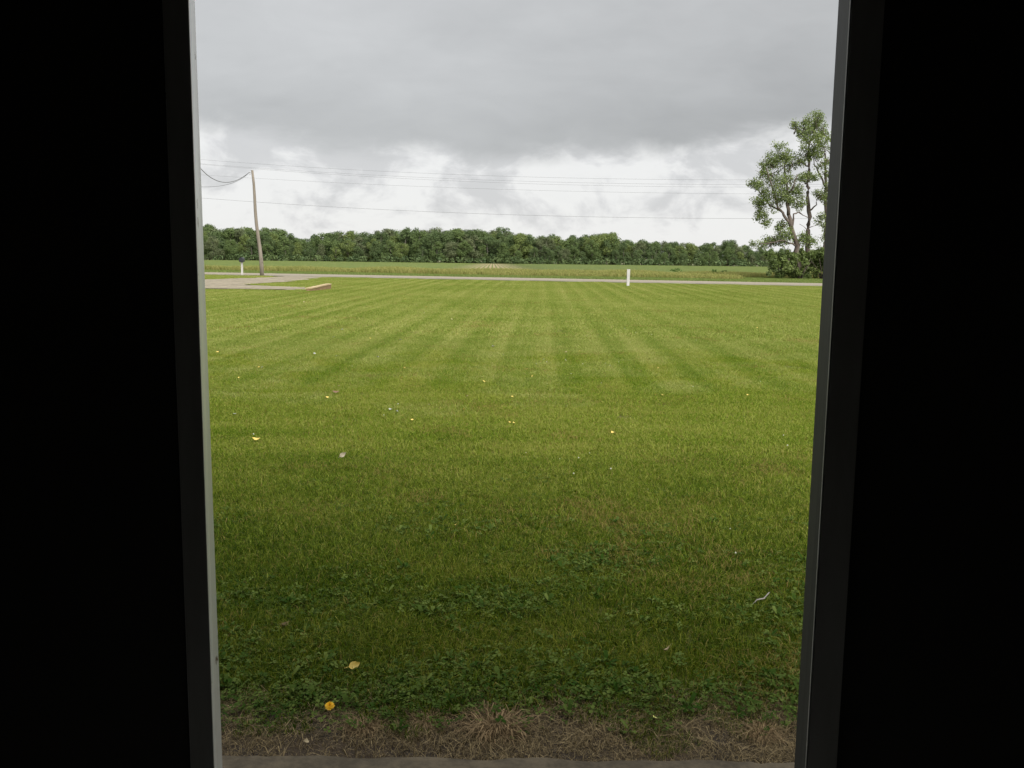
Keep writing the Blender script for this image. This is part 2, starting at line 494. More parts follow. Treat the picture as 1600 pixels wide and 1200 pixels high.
def rag(p, q, step, amp, seed=0.0):
    """points from p to q with a ragged outline"""
    p, q = Vector(p[:2]), Vector(q[:2])
    L = (q - p).length
    n = max(1, int(L / step))
    d = (q - p).normalized()
    nr = Vector((-d.y, d.x))
    out = []
    for i in range(n):
        t = i / n
        a = 0 if i == 0 else amp * (mnoise.noise((p.x + d.x * L * t, p.y + d.y * L * t, seed)) * 1.4)
        out.append(tuple(p + d * (L * t) + nr * a))
    return out


# one sheet to the horizon
gx = [-3000, -700, -300, -120, 0, 120, 300, 700, 3000]
gy = [-3000, -300, -20, 40, 100, 170, 240, 310, 380, 700, 1500, 4000]
gv, gf = [], []
for y in gy:
    for x in gx:
        gv.append((x, y, ground_z(y) - 0.012))
nx = len(gx)
for j in range(len(gy) - 1):
    for i in range(nx - 1):
        a = j * nx + i
        gf.append((a, a + 1, a + nx + 1, a + nx))
g = link_mesh('ground', np_mesh('ground', gv, [np.array(gf)]), M['ground'])
tag(g, 'broad flat farmland reaching to the horizon', None, None, 'structure')

# road: centre line through two points seen in the photograph
rc1, rc2 = gp(325, 427.6), gp(1285, 445.2)
rd = (rc2 - rc1).normalized()
rn = Vector((-rd.y, rd.x, 0))       # away from the house
RA, RB = rc1 - rd * 130, rc2 + rd * 130


def road_y(x, off=0.0):
    p = rc1 + rn * off
    return p.y + rd.y / rd.x * (x - p.x)


HALF = 3.2
lawn_pts = [(-70, 3.30), (70, 3.30), (70, road_y(70, -HALF - 0.9)), (-70, road_y(-70, -HALF - 0.9))]
sheet('lawn', lawn_pts, M['lawn'], 0.0, label='mown green lawn running from the doorway to the road')
near_sh = rag(RA - rn * (HALF + 0.95), RB - rn * (HALF + 0.95), 0.8, 0.35, 3.0)
far_sh = rag(RB + rn * (HALF + 0.7), RA + rn * (HALF + 0.7), 0.8, 0.3, 5.0)
sheet('road_shoulder', near_sh + far_sh, M['shoulder'], 0.03)
sheet('road', rag(RA - rn * HALF, RB - rn * HALF, 1.5, 0.12, 8.0) + rag(RB + rn * HALF, RA + rn * HALF, 1.5, 0.12, 9.0), M['road'], 0.045,
      label='straight grey country road crossing beyond the lawn')
# mown strip and tall verge beyond the road are sheets over the ground
sheet('road_verge', [tuple((RA + rn * 2)[:2]), tuple((RB + rn * 2)[:2]), (150, 98), (-170, 98)], M['lawn'], 0.004)

dp = [gp(*p) for p in ((250, 438.5), (322, 437), (388, 434.6), (443, 432.2), (470, 430.2), (556, 431.6), (505, 433.9), (458, 440),
                       (419, 442.2), (388, 445.2))]
dp2 = [gp(*p) for p in ((383, 445.9), (410, 446.9), (435, 447.6), (479, 449.2), (486, 452), (482, 454.6), (443, 452.7), (388, 451.9), (322, 451.2), (250, 451))]
dpts = dp + dp2
dd = []
for a, c in zip(dpts, dpts[1:] + dpts[:1]):
    dd += rag(a, c, 0.35, 0.30, 2.0)
sheet('driveway', dd, M['gravel'], 0.022, label='pale gravel driveway branching off the road')

# tilled field beyond the verge (follows the fall of the land)
fv, ff_ = [], []
fy = [98, 150, 200, 260, 320, 381]
for y in fy:
    fv += [(-260, y, ground_z(y) + 0.004), (260, y, ground_z(y) + 0.004)]
for i in range(len(fy) - 1):
    ff_.append((2 * i, 2 * i + 1, 2 * i + 3, 2 * i + 2))
fo = link_mesh('field', np_mesh('field', fv, [np.array(ff_)]), M['crop_soil'])
tag(fo, 'tilled brown field between the road and the woods', None, None, 'structure')

# bare strip and concrete step right outside the door
sheet('bare_soil', [(-4, 2.9), (4, 2.9)] + rag((4, 3.55), (-4, 3.55), 0.12, 0.10, 4.0), M['soil'], 0.006,
      label='strip of bare soil and dead grass beside the step')
slab = MB()
EDGE = 3.075
edge = [(1.7, EDGE)] + [(x, EDGE + 0.022 * mnoise.noise((x * 5, 0, 0)) + 0.012 * mnoise.noise((x * 22, 1, 0))) for x in np.linspace(1.68, -1.68, 90)] + [(-1.7, EDGE)]
bm = slab.bm
top = [bm.verts.new((p[0], p[1], 0.05)) for p in [(-1.7, 1.43), (1.7, 1.43)] + edge]
bot = [bm.verts.new((v.co.x, v.co.y, -0.1)) for v in top]
bm.faces.new(top)
for i in range(len(top)):
    j = (i + 1) % len(top)
    bm.faces.new((top[i], bot[i], bot[j], top[j]))
slab_o = slab.build('doorstep', M['concrete'])
tag(slab_o, 'worn concrete slab at the foot of the doorway', None, None, 'structure')


# ------------------------------------------------------------------ the house round the camera, built tall to shade the near lawn
Y_IN, Y_OUT = 1.365, 1.418
HW_IN, HW_OUT = 0.462, 0.4595
house = empty('house', (0, 1.38, 0.0), 'black unlit interior wall of the house around the open doorway', 'house')
TOP = 2.27
wy0, wy1 = 1.381, 1.412


def hp(name, boxes, mat, bevel=0):
    m_ = MB()
    for bx in boxes:
        m_.box(*bx)
    o = m_.build(name, mat, None, bevel)
    o.parent = house
    o.matrix_parent_inverse = Matrix.Translation(-house.location)
    return o


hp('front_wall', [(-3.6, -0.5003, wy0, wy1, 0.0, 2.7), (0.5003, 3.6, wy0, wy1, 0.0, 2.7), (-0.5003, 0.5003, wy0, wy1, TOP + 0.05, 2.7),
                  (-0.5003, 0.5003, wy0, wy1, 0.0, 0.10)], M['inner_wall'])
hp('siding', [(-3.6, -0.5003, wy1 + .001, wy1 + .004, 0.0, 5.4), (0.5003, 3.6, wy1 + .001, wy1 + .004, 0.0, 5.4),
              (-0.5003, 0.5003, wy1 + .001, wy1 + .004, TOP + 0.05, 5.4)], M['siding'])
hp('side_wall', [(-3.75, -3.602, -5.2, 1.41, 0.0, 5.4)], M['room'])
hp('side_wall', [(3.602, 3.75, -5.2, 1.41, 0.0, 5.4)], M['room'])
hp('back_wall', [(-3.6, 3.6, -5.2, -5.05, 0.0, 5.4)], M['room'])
hp('unseen_upper_wall', [(-3.6, 3.6, wy0, wy1, 2.703, 5.4)], M['inner_wall'])  # unseen upper storey, its height chosen for the shade it casts
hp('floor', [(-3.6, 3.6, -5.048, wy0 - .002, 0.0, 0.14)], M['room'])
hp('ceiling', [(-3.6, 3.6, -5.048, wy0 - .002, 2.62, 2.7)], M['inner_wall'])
rb = MB()
prof = [(1.75, 5.41), (-1.9, 7.9), (-5.55, 5.41)]  # roof out of view, set high to help shade the lawn
va = [rb.bm.verts.new((-4.0, y, z)) for y, z in prof] + [rb.bm.verts.new((4.0, y, z)) for y, z in prof]
rb.bm.faces.new((va[0], va[1], va[2])); rb.bm.faces.new((va[5], va[4], va[3]))
rb.bm.faces.new((va[0], va[3], va[4], va[1])); rb.bm.faces.new((va[1], va[4], va[5], va[2])); rb.bm.faces.new((va[0], va[2], va[5], va[3]))
ro = rb.build('unseen_roof', M['shingle'])
ro.parent = house
ro.matrix_parent_inverse = Matrix.Translation(-house.location)

frame = empty('door_frame', (0, 1.39, 0.14), 'open door frame with chipped white left jamb and dark grey right jamb', 'door frame')


def fp(name, mb, mat, label=None, parent=None, bevel=0):
    o = mb.build(name, mat, None, bevel)
    o.parent = parent or frame
    o.matrix_parent_inverse = Matrix.Translation(-frame.location)
    if label: o['label'] = label
    return o


def quad_prism(xa0, xa1, xb0, xb1, ya, yb, z0, z1, top=(0, 0, 0, 0)):
    """prism whose front (ya) spans xa0..xa1 and whose back (yb) spans xb0..xb1"""
    m_ = MB()
    v = [m_.bm.verts.new(p) for p in ((xa0, ya, z0), (xa1, ya, z0), (xb1, yb, z0), (xb0, yb, z0),
                                      (xa0 + top[0], ya, z1), (xa1 + top[1], ya, z1), (xb1 + top[2], yb, z1), (xb0 + top[3], yb, z1))]
    for f in ((3, 2, 1, 0), (4, 5, 6, 7), (0, 1, 5, 4), (1, 2, 6, 5), (2, 3, 7, 6), (3, 0, 4, 7)):
        m_.bm.faces.new([v[i] for i in f])
    return m_


# white reveal of the left jamb
fp('jamb', quad_prism(-0.500, -0.4620, -0.500, -0.4585, 1.3785, 1.4180, 0.10, TOP, (0, 0, -0.0086, 0)), M['jamb_white'], 'white painted jamb with chips and rust stains', bevel=0.0008)
fp('jamb', quad_prism(0.4665, 0.500, 0.4628, 0.500, 1.3640, 1.4150, 0.10, TOP, (0, 0, 0, 0.0025)), M['jamb_grey'], 'dark grey jamb', bevel=0.0008)
mb = MB(); mb.box(0.4640, 0.4662, 1.3600, 1.3638, 0.10, TOP); fp('edge_trim', mb, M['seal'])
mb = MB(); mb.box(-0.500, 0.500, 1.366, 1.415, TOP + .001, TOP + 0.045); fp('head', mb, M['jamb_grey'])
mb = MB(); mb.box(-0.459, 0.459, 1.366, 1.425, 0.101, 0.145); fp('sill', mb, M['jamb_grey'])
mb = MB(); mb.box(-0.4985, -0.4622, 1.3768, 1.3783, 0.10, TOP + 0.02); cl = fp('casing', mb, M['casing'], bevel=0.0004)
mb = MB(); mb.box(0.4668, 0.5120, 1.3600, 1.3636, 0.10, TOP + 0.02); cr_ = fp('casing', mb, M['casing'], bevel=0.001)


def screw(px, py, Y, parent):
    p = at(px, py, Y)
    m_ = MB()
    m_.tube([(p.x, Y - 0.0006, p.z), (p.x, Y + 0.003, p.z)], 0.0032, 10)
    o = m_.build('screw', M['screw'], None)
    o.parent = parent
    o.matrix_parent_inverse = Matrix.Translation(-frame.location)


for p in ((270, 165), (271, 220), (273, 270), (282, 567), (285, 622), (288, 662), (289, 717), (312, 707), (314, 726), (298, 980), (300, 1021), (302, 1072)):
    screw(p[0], p[1], 1.3768, cl)
for p in ((1361, 228), (1363, 165), (1339, 557), (1337, 623), (1333, 675), (1331, 717), (1311, 980), (1309, 1025), (1306, 1070)):
    screw(p[0], p[1], 1.3600, cr_)


# ------------------------------------------------------------------ instancing for grass (one object each)
def scatter(name, variants, pts, rz, scl, idx, kind='stuff', label=None, tilt=None):
    """a mesh of points on which geometry nodes place turf patches"""
    me = bpy.data.meshes.new(name)
    me.vertices.add(len(pts))
    me.vertices.foreach_set('co', np.asarray(pts, np.float32).ravel())
    for k, a in (('rz', rz), ('sc', scl)):
        me.attributes.new(k, 'FLOAT', 'POINT').data.foreach_set('value', np.asarray(a, np.float32))
    me.attributes.new('idx', 'INT', 'POINT').data.foreach_set('value', np.asarray(idx, np.int32))
    o = link_mesh(name, me)
    tag(o, label, None, None, kind)
    ng = bpy.data.node_groups.new(name + '_nodes', 'GeometryNodeTree')
    ng.interface.new_socket('Geometry', in_out='INPUT', socket_type='NodeSocketGeometry')
    ng.interface.new_socket('Geometry', in_out='OUTPUT', socket_type='NodeSocketGeometry')
    N, L = ng.nodes, ng.links
    gi, go = N.new('NodeGroupInput'), N.new('NodeGroupOutput')
    join = N.new('GeometryNodeJoinGeometry')

    def named(k, dt):
        a = N.new('GeometryNodeInputNamedAttribute'); a.data_type = dt; a.inputs['Name'].default_value = k
        return a.outputs['Attribute']
    rzs, scs, ids = named('rz', 'FLOAT'), named('sc', 'FLOAT'), named('idx', 'INT')
    cx = N.new('ShaderNodeCombineXYZ'); L.new(rzs, cx.inputs[2])
    er = N.new('FunctionNodeEulerToRotation'); L.new(cx.outputs[0], er.inputs[0])
    for k, v in enumerate(variants):
        oi = N.new('GeometryNodeObjectInfo'); oi.inputs['Object'].default_value = v; oi.inputs['As Instance'].default_value = True
        cmp = N.new('FunctionNodeCompare'); cmp.data_type = 'INT'; cmp.operation = 'EQUAL'
        L.new(ids, cmp.inputs[2]); cmp.inputs[3].default_value = k
        ip = N.new('GeometryNodeInstanceOnPoints')
        L.new(gi.outputs[0], ip.inputs['Points']); L.new(cmp.outputs[0], ip.inputs['Selection'])
        L.new(oi.outputs['Geometry'], ip.inputs['Instance']); L.new(er.outputs[0], ip.inputs['Rotation']); L.new(scs, ip.inputs['Scale'])
        L.new(ip.outputs[0], join.inputs[0])
    L.new(join.outputs[0], go.inputs[0])
    md = o.modifiers.new('scatter', 'NODES'); md.node_group = ng
    return o


def blade_patch(name, n, size, h, w, lean, mat, hvar=0.4, seed=0, fall=False):
    r = np.random.default_rng(seed)
    xy = (r.random((n, 2)) - 0.5) * size
    a = r.random(n) * 2 * np.pi
    hh = h * (1 + hvar * (r.random(n) * 2 - 1))
    ww = w * (0.6 + 0.8 * r.random(n))
    ln = lean * (0.3 + 1.2 * r.random(n))
    la = r.random(n) * 2 * np.pi
    dx, dy = np.cos(a) * ww / 2, np.sin(a) * ww / 2
    lx, ly = np.cos(la) * ln * hh, np.sin(la) * ln * hh
    z = np.zeros(n)
    V = np.empty((n, 5, 3))
    V[:, 0] = np.stack([xy[:, 0] - dx, xy[:, 1] - dy, z], 1)
    V[:, 1] = np.stack([xy[:, 0] + dx, xy[:, 1] + dy, z], 1)
    mz = hh * 0.6
    V[:, 2] = np.stack([xy[:, 0] + dx * .8 + lx * .35, xy[:, 1] + dy * .8 + ly * .35, mz], 1)
    V[:, 3] = np.stack([xy[:, 0] - dx * .8 + lx * .35, xy[:, 1] - dy * .8 + ly * .35, mz], 1)
    tz = hh * (1 - 0.35 * np.clip(ln, 0, 1.5))
    V[:, 4] = np.stack([xy[:, 0] + lx, xy[:, 1] + ly, tz], 1)
    b0 = np.arange(n)[:, None] * 5
    q = b0 + np.array([[0, 1, 2, 3]])
    t = b0 + np.array([[3, 2, 4]])
    rnd = np.repeat(r.random(n), 5)
    me = np_mesh(name, V.reshape(-1, 3), [q, t], {'rnd': rnd})
    return link_mesh(name, me, mat, link=False)


def clover_patch(name, n, size, mat, seed=0, big=0):
    r = np.random.default_rng(seed)
    V, Q, A = [], [], []
    for i in range(n):
        cx, cy = (r.random(2) - 0.5) * size
        cz = 0.012 + 0.030 * r.random()
        rad = 0.006 + 0.008 * r.random() ** 2
        a0 = r.random() * 6.28
        tl = (r.random(2) - 0.5) * 0.9
        tint = r.random()
        for k in range(3):
            a = a0 + k * 2.094
            ca, sa = math.cos(a), math.sin(a)
            b0 = len(V)
            for (u, v) in ((0.05, 0), (0.75, -0.52), (1.15, 0), (0.75, 0.52)):
                x = (u * ca - v * sa) * rad * 1.15; y = (u * sa + v * ca) * rad * 1.15
                V.append((cx + x, cy + y, cz + x * tl[0] + y * tl[1] - 0.15 * abs(v) * rad)); A.append(tint)
            Q.append((b0, b0 + 1, b0 + 2, b0 + 3))
    for i in range(big):                                   # broad weed leaves
        cx, cy = (r.random(2) - 0.5) * size
        a0 = r.random() * 6.28
        for k in range(r.integers(3, 6)):
            a = a0 + k * 1.35 + r.random() * 0.5
            L, w = 0.022 + 0.022 * r.random(), 0.007 + 0.006 * r.random()
            rise = 0.3 + 0.7 * r.random()
            ca, sa = math.cos(a), math.sin(a)
            b0 = len(V); tint = r.random()
            for (u, v, z) in ((0, 0, 0.01), (.35, -.8, .02), (.35, .8, .02), (.75, -.7, .03), (.75, .7, .03), (1.1, 0, .022)):
                x = u * L; y = v * w
                V.append((cx + x * ca - y * sa, cy + x * sa + y * ca, 0.012 + z * rise * 1.6)); A.append(tint)
            Q += [(b0, b0 + 1, b0 + 2, b0), (b0 + 1, b0 + 3, b0 + 4, b0 + 2), (b0 + 3, b0 + 5, b0 + 4, b0 + 3)]
    q4 = np.array([f for f in Q if len(set(f)) == 4])
    q3 = np.array([f[:3] for f in Q if len(set(f)) == 3]) if big else None
    me = np_mesh(name, V, [q4] + ([q3] if big else []), {'rnd': A})
    return link_mesh(name, me, mat, link=False)


def pn(x, y, s=1.0, k=0.0):
    return mnoise.noise((x * s, y * s, k))


def cover(y0, y1, step, slope=0.47, margin=1.0, keep=None):
    P = []
    y = y0
    while y < y1:
        hw = y * slope + margin
        x = -hw
        while x < hw:
            px, py = x + random.uniform(-.4, .4) * step, y + random.uniform(-.4, .4) * step
            if keep is None or keep(px, py):
                P.append((px, py, 0.0))
            x += step
        y += step
    return P


def in_poly(x, y, poly):
    c = False
    j = len(poly) - 1
    for i in range(len(poly)):
        xi, yi = poly[i][0], poly[i][1]; xj, yj = poly[j][0], poly[j][1]
        if (yi > y) != (yj > y) and x < (xj - xi) * (y - yi) / (yj - yi) + xi:
            c = not c
        j = i
    return c


def not_hard(x, y):
    return y < road_y(x, -HALF - 1.15) and not in_poly(x, y, dpts)


def border(x):
    return 3.50 + 0.06 * pn(x, 0, 2.2, 3) + 0.05 * pn(x, 0, 7.0, 9)


def rand_attrs(n, nv, s0=0.8, s1=1.2):
    return RNG.random(n) * 6.283, s0 + (s1 - s0) * RNG.random(n), RNG.integers(0, nv, n)


# near turf, dense; mid turf; far turf with broader blades
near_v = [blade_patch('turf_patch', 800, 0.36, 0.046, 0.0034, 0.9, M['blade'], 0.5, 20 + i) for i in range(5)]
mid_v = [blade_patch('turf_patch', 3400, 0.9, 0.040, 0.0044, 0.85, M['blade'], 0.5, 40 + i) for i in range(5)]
far_v = [blade_patch('turf_patch', 4200, 2.2, 0.042, 0.009, 0.7, M['blade_far'], 0.5, 60 + i) for i in range(5)]
P = cover(3.30, 8.2, 0.20, 0.75, 0.5, lambda x, y: y > border(x) + 0.10 or (y > 3.2 and random.random() < 0.08 + 0.25 * max(0, pn(x, y, 3.5, 2))))
n = len(P)
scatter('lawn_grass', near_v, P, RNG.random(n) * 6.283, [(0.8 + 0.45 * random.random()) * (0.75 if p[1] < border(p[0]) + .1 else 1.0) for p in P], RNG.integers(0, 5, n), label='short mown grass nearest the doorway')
midf_v = []
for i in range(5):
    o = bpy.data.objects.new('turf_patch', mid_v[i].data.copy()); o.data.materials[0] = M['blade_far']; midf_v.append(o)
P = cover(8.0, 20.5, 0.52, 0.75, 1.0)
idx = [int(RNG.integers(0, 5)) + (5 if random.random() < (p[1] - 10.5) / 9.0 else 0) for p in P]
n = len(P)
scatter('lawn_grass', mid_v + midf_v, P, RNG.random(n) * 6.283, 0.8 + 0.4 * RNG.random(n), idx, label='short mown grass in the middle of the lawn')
P = cover(20.0, 76.0, 1.25, 0.75, 2.5, lambda x, y: not_hard(x, y) and not_hard(x - .6, y) and not_hard(x + .6, y) and not_hard(x, y + .6) and not_hard(x, y - 0.6))
scatter('lawn_grass', far_v, P, *rand_attrs(len(P), 5), label='short mown grass by the road')
# clover and broad weeds near the step, thinning out into the lawn
clo_v = [clover_patch('clover_patch', 95, 0.34, M['clover'], 80 + i, 1 + i % 3) for i in range(5)]
P = [p for p in cover(3.4, 5.4, 0.15, 0.40, 0.4) if p[1] > border(p[0]) - 0.02 and
     pn(p[0], p[1], 1.6, 5) + 1.1 * max(0.0, (4.35 - p[1])) > 0.05 + 0.6 * random.random()]
P += [p for p in cover(5.4, 7.4, 0.26, 0.40, 0.5) if random.random() < 0.10 + 0.25 * pn(p[0], p[1], 0.9, 6) * (7.4 - p[1]) / 2.0]
scatter('clover', clo_v, P, *rand_attrs(len(P), 5, 0.8, 1.35), label='clover and broad leaved weeds in the near grass')
# dead straw on the bare strip
str_v = [blade_patch('straw_patch', 420, 0.32, 0.024, 0.0024, 2.4, M['straw'], 0.6, 100 + i) for i in range(2)] + [blade_patch('straw_patch', 260, 0.30, 0.026, 0.0022, 1.0, M['straw'], 0.7, 110 + i) for i in range(2)]
P = cover(3.02, 3.75, 0.10, 0.40, 0.5, lambda x, y: y < border(x) + 0.10 * random.random() + 0.05 and y > 3.12 + 0.07 * pn(x, 0, 3.0, 8) and random.random() < 0.95 + pn(x, y, 4, 1))
scatter('dead_grass', str_v, P, *rand_attrs(len(P), 4, 0.6, 1.3), label='dead straw and cut grass scattered on bare soil')


def tuft_mesh(n, rad, h, seed):
    r = np.random.default_rng(seed)
    V, T, A = [], [], []
    for i in range(n):
        a = r.random() * 6.283
        r0 = rad * 0.6 * r.random()
        L = rad * (0.25 + 0.75 * r.random() ** 1.4)
        ca, sa = math.cos(a), math.sin(a)
        w = 0.0010 + 0.0010 * r.random()
        z1 = h * (0.2 + 0.9 * r.random())
        kx, ky = r.normal(0, rad * .22), r.normal(0, rad * .22)
        tw = r.normal(0, .35)
        b0 = len(V); t = r.random()
        for (d, z, ww) in ((r0, 0.01, w), (r0 + L * .5, z1, w * .9), (r0 + L, 0.008 + 0.02 * r.random(), 0.0004)):
            c2, s2 = math.cos(a + tw * d / rad), math.sin(a + tw * d / rad)
            V.append((kx + d * c2 - s2 * ww, ky + d * s2 + c2 * ww, z)); V.append((kx + d * c2 + s2 * ww, ky + d * s2 - c2 * ww, z)); A += [t, t]
        T += [(b0, b0 + 1, b0 + 3, b0 + 2), (b0 + 2, b0 + 3, b0 + 5, b0 + 4)]
    return np_mesh('dead_tuft', V, [np.array(T)], {'rnd': A})


tuft_me = [tuft_mesh(520, 0.13, 0.045, 5 + i) for i in range(2)]
for (px, py, s, lab) in ((775, 1140, 1.0, 'reddish dead grass tuft, largest, beside the step near the middle'),
                         (568, 1140, 0.62, 'thin straw coloured dead grass tuft to the left near the step'),
                         (670, 1132, 0.55, 'small rusty dead grass tuft left of the largest one'),
                         (1188, 1150, 0.62, 'tan dead grass tuft near the right door jamb')):
    p = gp(px, py, 0.0)
    o = link_mesh('dead_tuft', tuft_me[px % 2], M['straw_red'])
    o.location = (p.x, p.y, 0.006); o.rotation_euler.z = px; o.scale = (s, s, s)
    tag(o, lab, 'grass tuft', 'dead grass tufts on the bare strip')

# tall verge grass beyond the road and young crop rows
ver_v = [blade_patch('verge_patch', 700, 1.8, 0.36, 0.020, 0.55, M['verge'], 0.5, 120 + i) for i in range(4)]
ver_short = [blade_patch('verge_patch', 900, 2.2, 0.10, 0.02, 0.5, M['verge_green'], 0.5, 140 + i) for i in range(3)]
P, S = [], []
YT_ROAD = gp(1245, 436.5).y
y = 70.0
P2 = []
while y < 97:
    x = -84.0
    while x < 72:
        px, py = x + random.uniform(-.6, .6), y + random.uniform(-.6, .6)
        lim = road_y(px, HALF + 1.6)
        if px > 19 and py < YT_ROAD + 2.5 and py > lim:
            P2.append((px, py, 0.0))
        elif py > lim + 7 + 2.0 * pn(px, py, 0.15, 2):
            P.append((px, py, 0.0))
            S.append(0.75 + 0.5 * (pn(px, py, 0.22, 7) + 0.5) + (0.2 if 88 < py < 96 else 0))
        elif py > lim:
            P2.append((px, py, 0.0))
        x += 1.2
    y += 1.2
n = len(P)
scatter('tall_grass', ver_v, P, RNG.random(n) * 6.28, S, RNG.integers(0, 4, n), label='tall unmown grass between the road and the field')
n = len(P2)
scatter('verge_grass', ver_short, P2, *rand_attrs(n, 3), label='short green grass along the far side of the road')


def crop_rows():
    V, Q, A = [], [], []
    skew = -0.022
    ys = np.concatenate([np.arange(99, 180, 1.1), np.arange(180, 260, 2.0), np.arange(260, 380, 3.2)])
    base = 0
    allV, allQ, allA = [], [], []
    for x0 in np.arange(-260, 260, 0.76):
        n_ = len(ys)
        x = x0 - ys * -skew + RNG.normal(0, 0.03, n_)
        keep = np.abs(x) < ys * 0.62 + 12
        if not keep.any():
            continue
        zz = np.array([ground_z(v) for v in ys])
        h = 0.115 * (0.75 + 0.5 * RNG.random(n_))
        w = 0.115 * (0.75 + 0.5 * RNG.random(n_))
        v = np.empty((n_, 3, 3))
        v[:, 0] = np.stack([x - w, ys, zz + 0.02], 1)
        v[:, 1] = np.stack([x, ys, zz + h], 1)
        v[:, 2] = np.stack([x + w, ys, zz + 0.02], 1)
        i = np.arange(n_ - 1)[:, None] * 3 + base
        i = i[keep[:-1]]
        allQ += [i + np.array([[0, 1, 4, 3]]), i + np.array([[1, 2, 5, 4]])]
        allV.append(v.reshape(-1, 3)); allA.append(np.repeat(RNG.random(n_), 3))
        base += n_ * 3
    me = np_mesh('crop_rows', np.concatenate(allV), [np.concatenate(allQ)], {'rnd': np.concatenate(allA)})
    o = link_mesh('crop_rows', me, M['crop'])
    tag(o, 'low green rows of young crop in the field', None, None, 'stuff')


crop_rows()


# ------------------------------------------------------------------ trees
def cards(centres, radii, dens, size, rs, up=0.35, flat=1.0, tints=None, shell=0.45, nb=0.7):
    """leaf cards round clump centres -> verts, quads, tint"""
    V, A = [], []
    for k, (c, rad) in enumerate(zip(centres, radii)):
        n = max(6, int(dens * rad * rad))
        d = rs.normal(size=(n, 3)); d /= np.linalg.norm(d, axis=1)[:, None]
        rr = rad * (shell + (1 - shell) * rs.random(n) ** 0.6)
        p = np.asarray(c)[None] + d * rr[:, None] * np.array([1, 1, flat])
        nrm = d * nb + rs.normal(size=(n, 3)) * 0.6 + np.array([0, 0, up])
        nrm /= np.linalg.norm(nrm, axis=1)[:, None]
        t = np.cross(nrm, rs.normal(size=(n, 3))); t /= np.linalg.norm(t, axis=1)[:, None] + 1e-9
        bt = np.cross(nrm, t)
        s = size * (0.6 + 0.8 * rs.random(n))[:, None]
        q = np.stack([p - t * s * .55, p - bt * s * .34 + t * s * .05, p + t * s * .6, p + bt * s * .34 + t * s * .05], 1)
        V.append(q.reshape(-1, 3))
        base = (tints[k] if tints is not None else rs.random()) * 0.6
        A.append(np.repeat(np.clip(base + 0.4 * rs.random(n), 0, 1), 4))
    V = np.concatenate(V); A = np.concatenate(A)
    return V, np.arange(len(V)).reshape(-1, 4), A


def wood_tree(seed, h=13.0, wid=4.3, low=0.6, nclump=34, dens=64, size=0.42, pk=0.0):
    rs = np.random.default_rng(seed)
    C, Rr, T = [], [], []
    for i in range(nclump):
        u = (i + rs.random()) / nclump
        z = low + (h - low - 1.2) * u
        prof = math.sin(math.pi * (0.18 + 0.78 * u) ** (1.1 - pk)) ** 0.7
        a = rs.random() * 6.283
        r = wid * prof * (0.30 + 0.75 * rs.random())
        C.append((r * math.cos(a), r * math.sin(a), z)); Rr.append(0.75 + 1.35 * rs.random() ** 1.3); T.append(0.5 * rs.random() + 0.5 * u)
    C.append((rs.normal() * .5, rs.normal() * .5, h - 1.2)); Rr.append(1.2); T.append(rs.random())
    V, Q, A = cards(C, Rr, dens, size, rs, 0.5, 0.85, T, 0.40, 1.0)
    me = np_mesh('crown', V, [Q], {'tint': A})
    tb = MB()
    tb.tube([(0, 0, -0.3), (rs.normal() * .15, rs.normal() * .1, h * .4), (rs.normal() * .4, rs.normal() * .3, h * .85)], [0.26, 0.17, 0.05], 7)
    for k in range(4):
        a = rs.random() * 6.28; z = h * (.3 + .12 * k)
        tb.tube([(0, 0, z), (math.cos(a) * wid * .6, math.sin(a) * wid * .6, z + 1.8)], [0.09, 0.03], 5)
    tm = bpy.data.meshes.new('trunk'); tb.bm.to_mesh(tm); tb.bm.free()
    return me, tm


WT = []
for i in range(8):
    me, tm = wood_tree(200 + i, low=(0.6, 1.6, 0.4, 2.6)[i % 4], wid=(4.4, 3.3, 5.4, 3.9)[(i // 2) % 4], pk=(0, .35, 0, .2, -.2, .45, .1, 0)[i])
    WT.append((me, tm))
leaf_kinds = [('leaf_a', 'mid green leafy tree'), ('leaf_b', 'dark green dense tree'), ('leaf_c', 'yellowish green tree'), ('leaf_d', 'dull olive tree')]
CROWNS = {}
for i, (me, tm) in enumerate(WT):
    tm.materials.append(M['bark_far'])
    for k, (mk, _) in enumerate(leaf_kinds):
        c = me.copy(); c.materials.clear(); c.materials.append(M[mk]); CROWNS[(i, k)] = c

# tree-top heights read from the photograph (pixel x, y)
TOPS = [(150, 356), (260, 354), (320, 350), (345, 349), (352, 356), (420, 357), (440, 357), (456, 364), (500, 366), (530, 360), (560, 364), (580, 358), (610, 358), (650, 356), (672, 356), (688, 354),
        (705, 360), (735, 357), (755, 360), (782, 353), (797, 362), (830, 368), (880, 369), (915, 368), (945, 364), (957, 365), (970, 371), (1000, 375), (1020, 373), (1050, 379),
        (1100, 380), (1122, 376), (1146, 377), (1152, 384), (1165, 383), (1190, 387), (1240, 389), (1300, 390), (1450, 391)]


def top_px(px):
    xs = [t[0] for t in TOPS]; ys = [t[1] for t in TOPS]
    return float(np.interp(px, xs, ys))


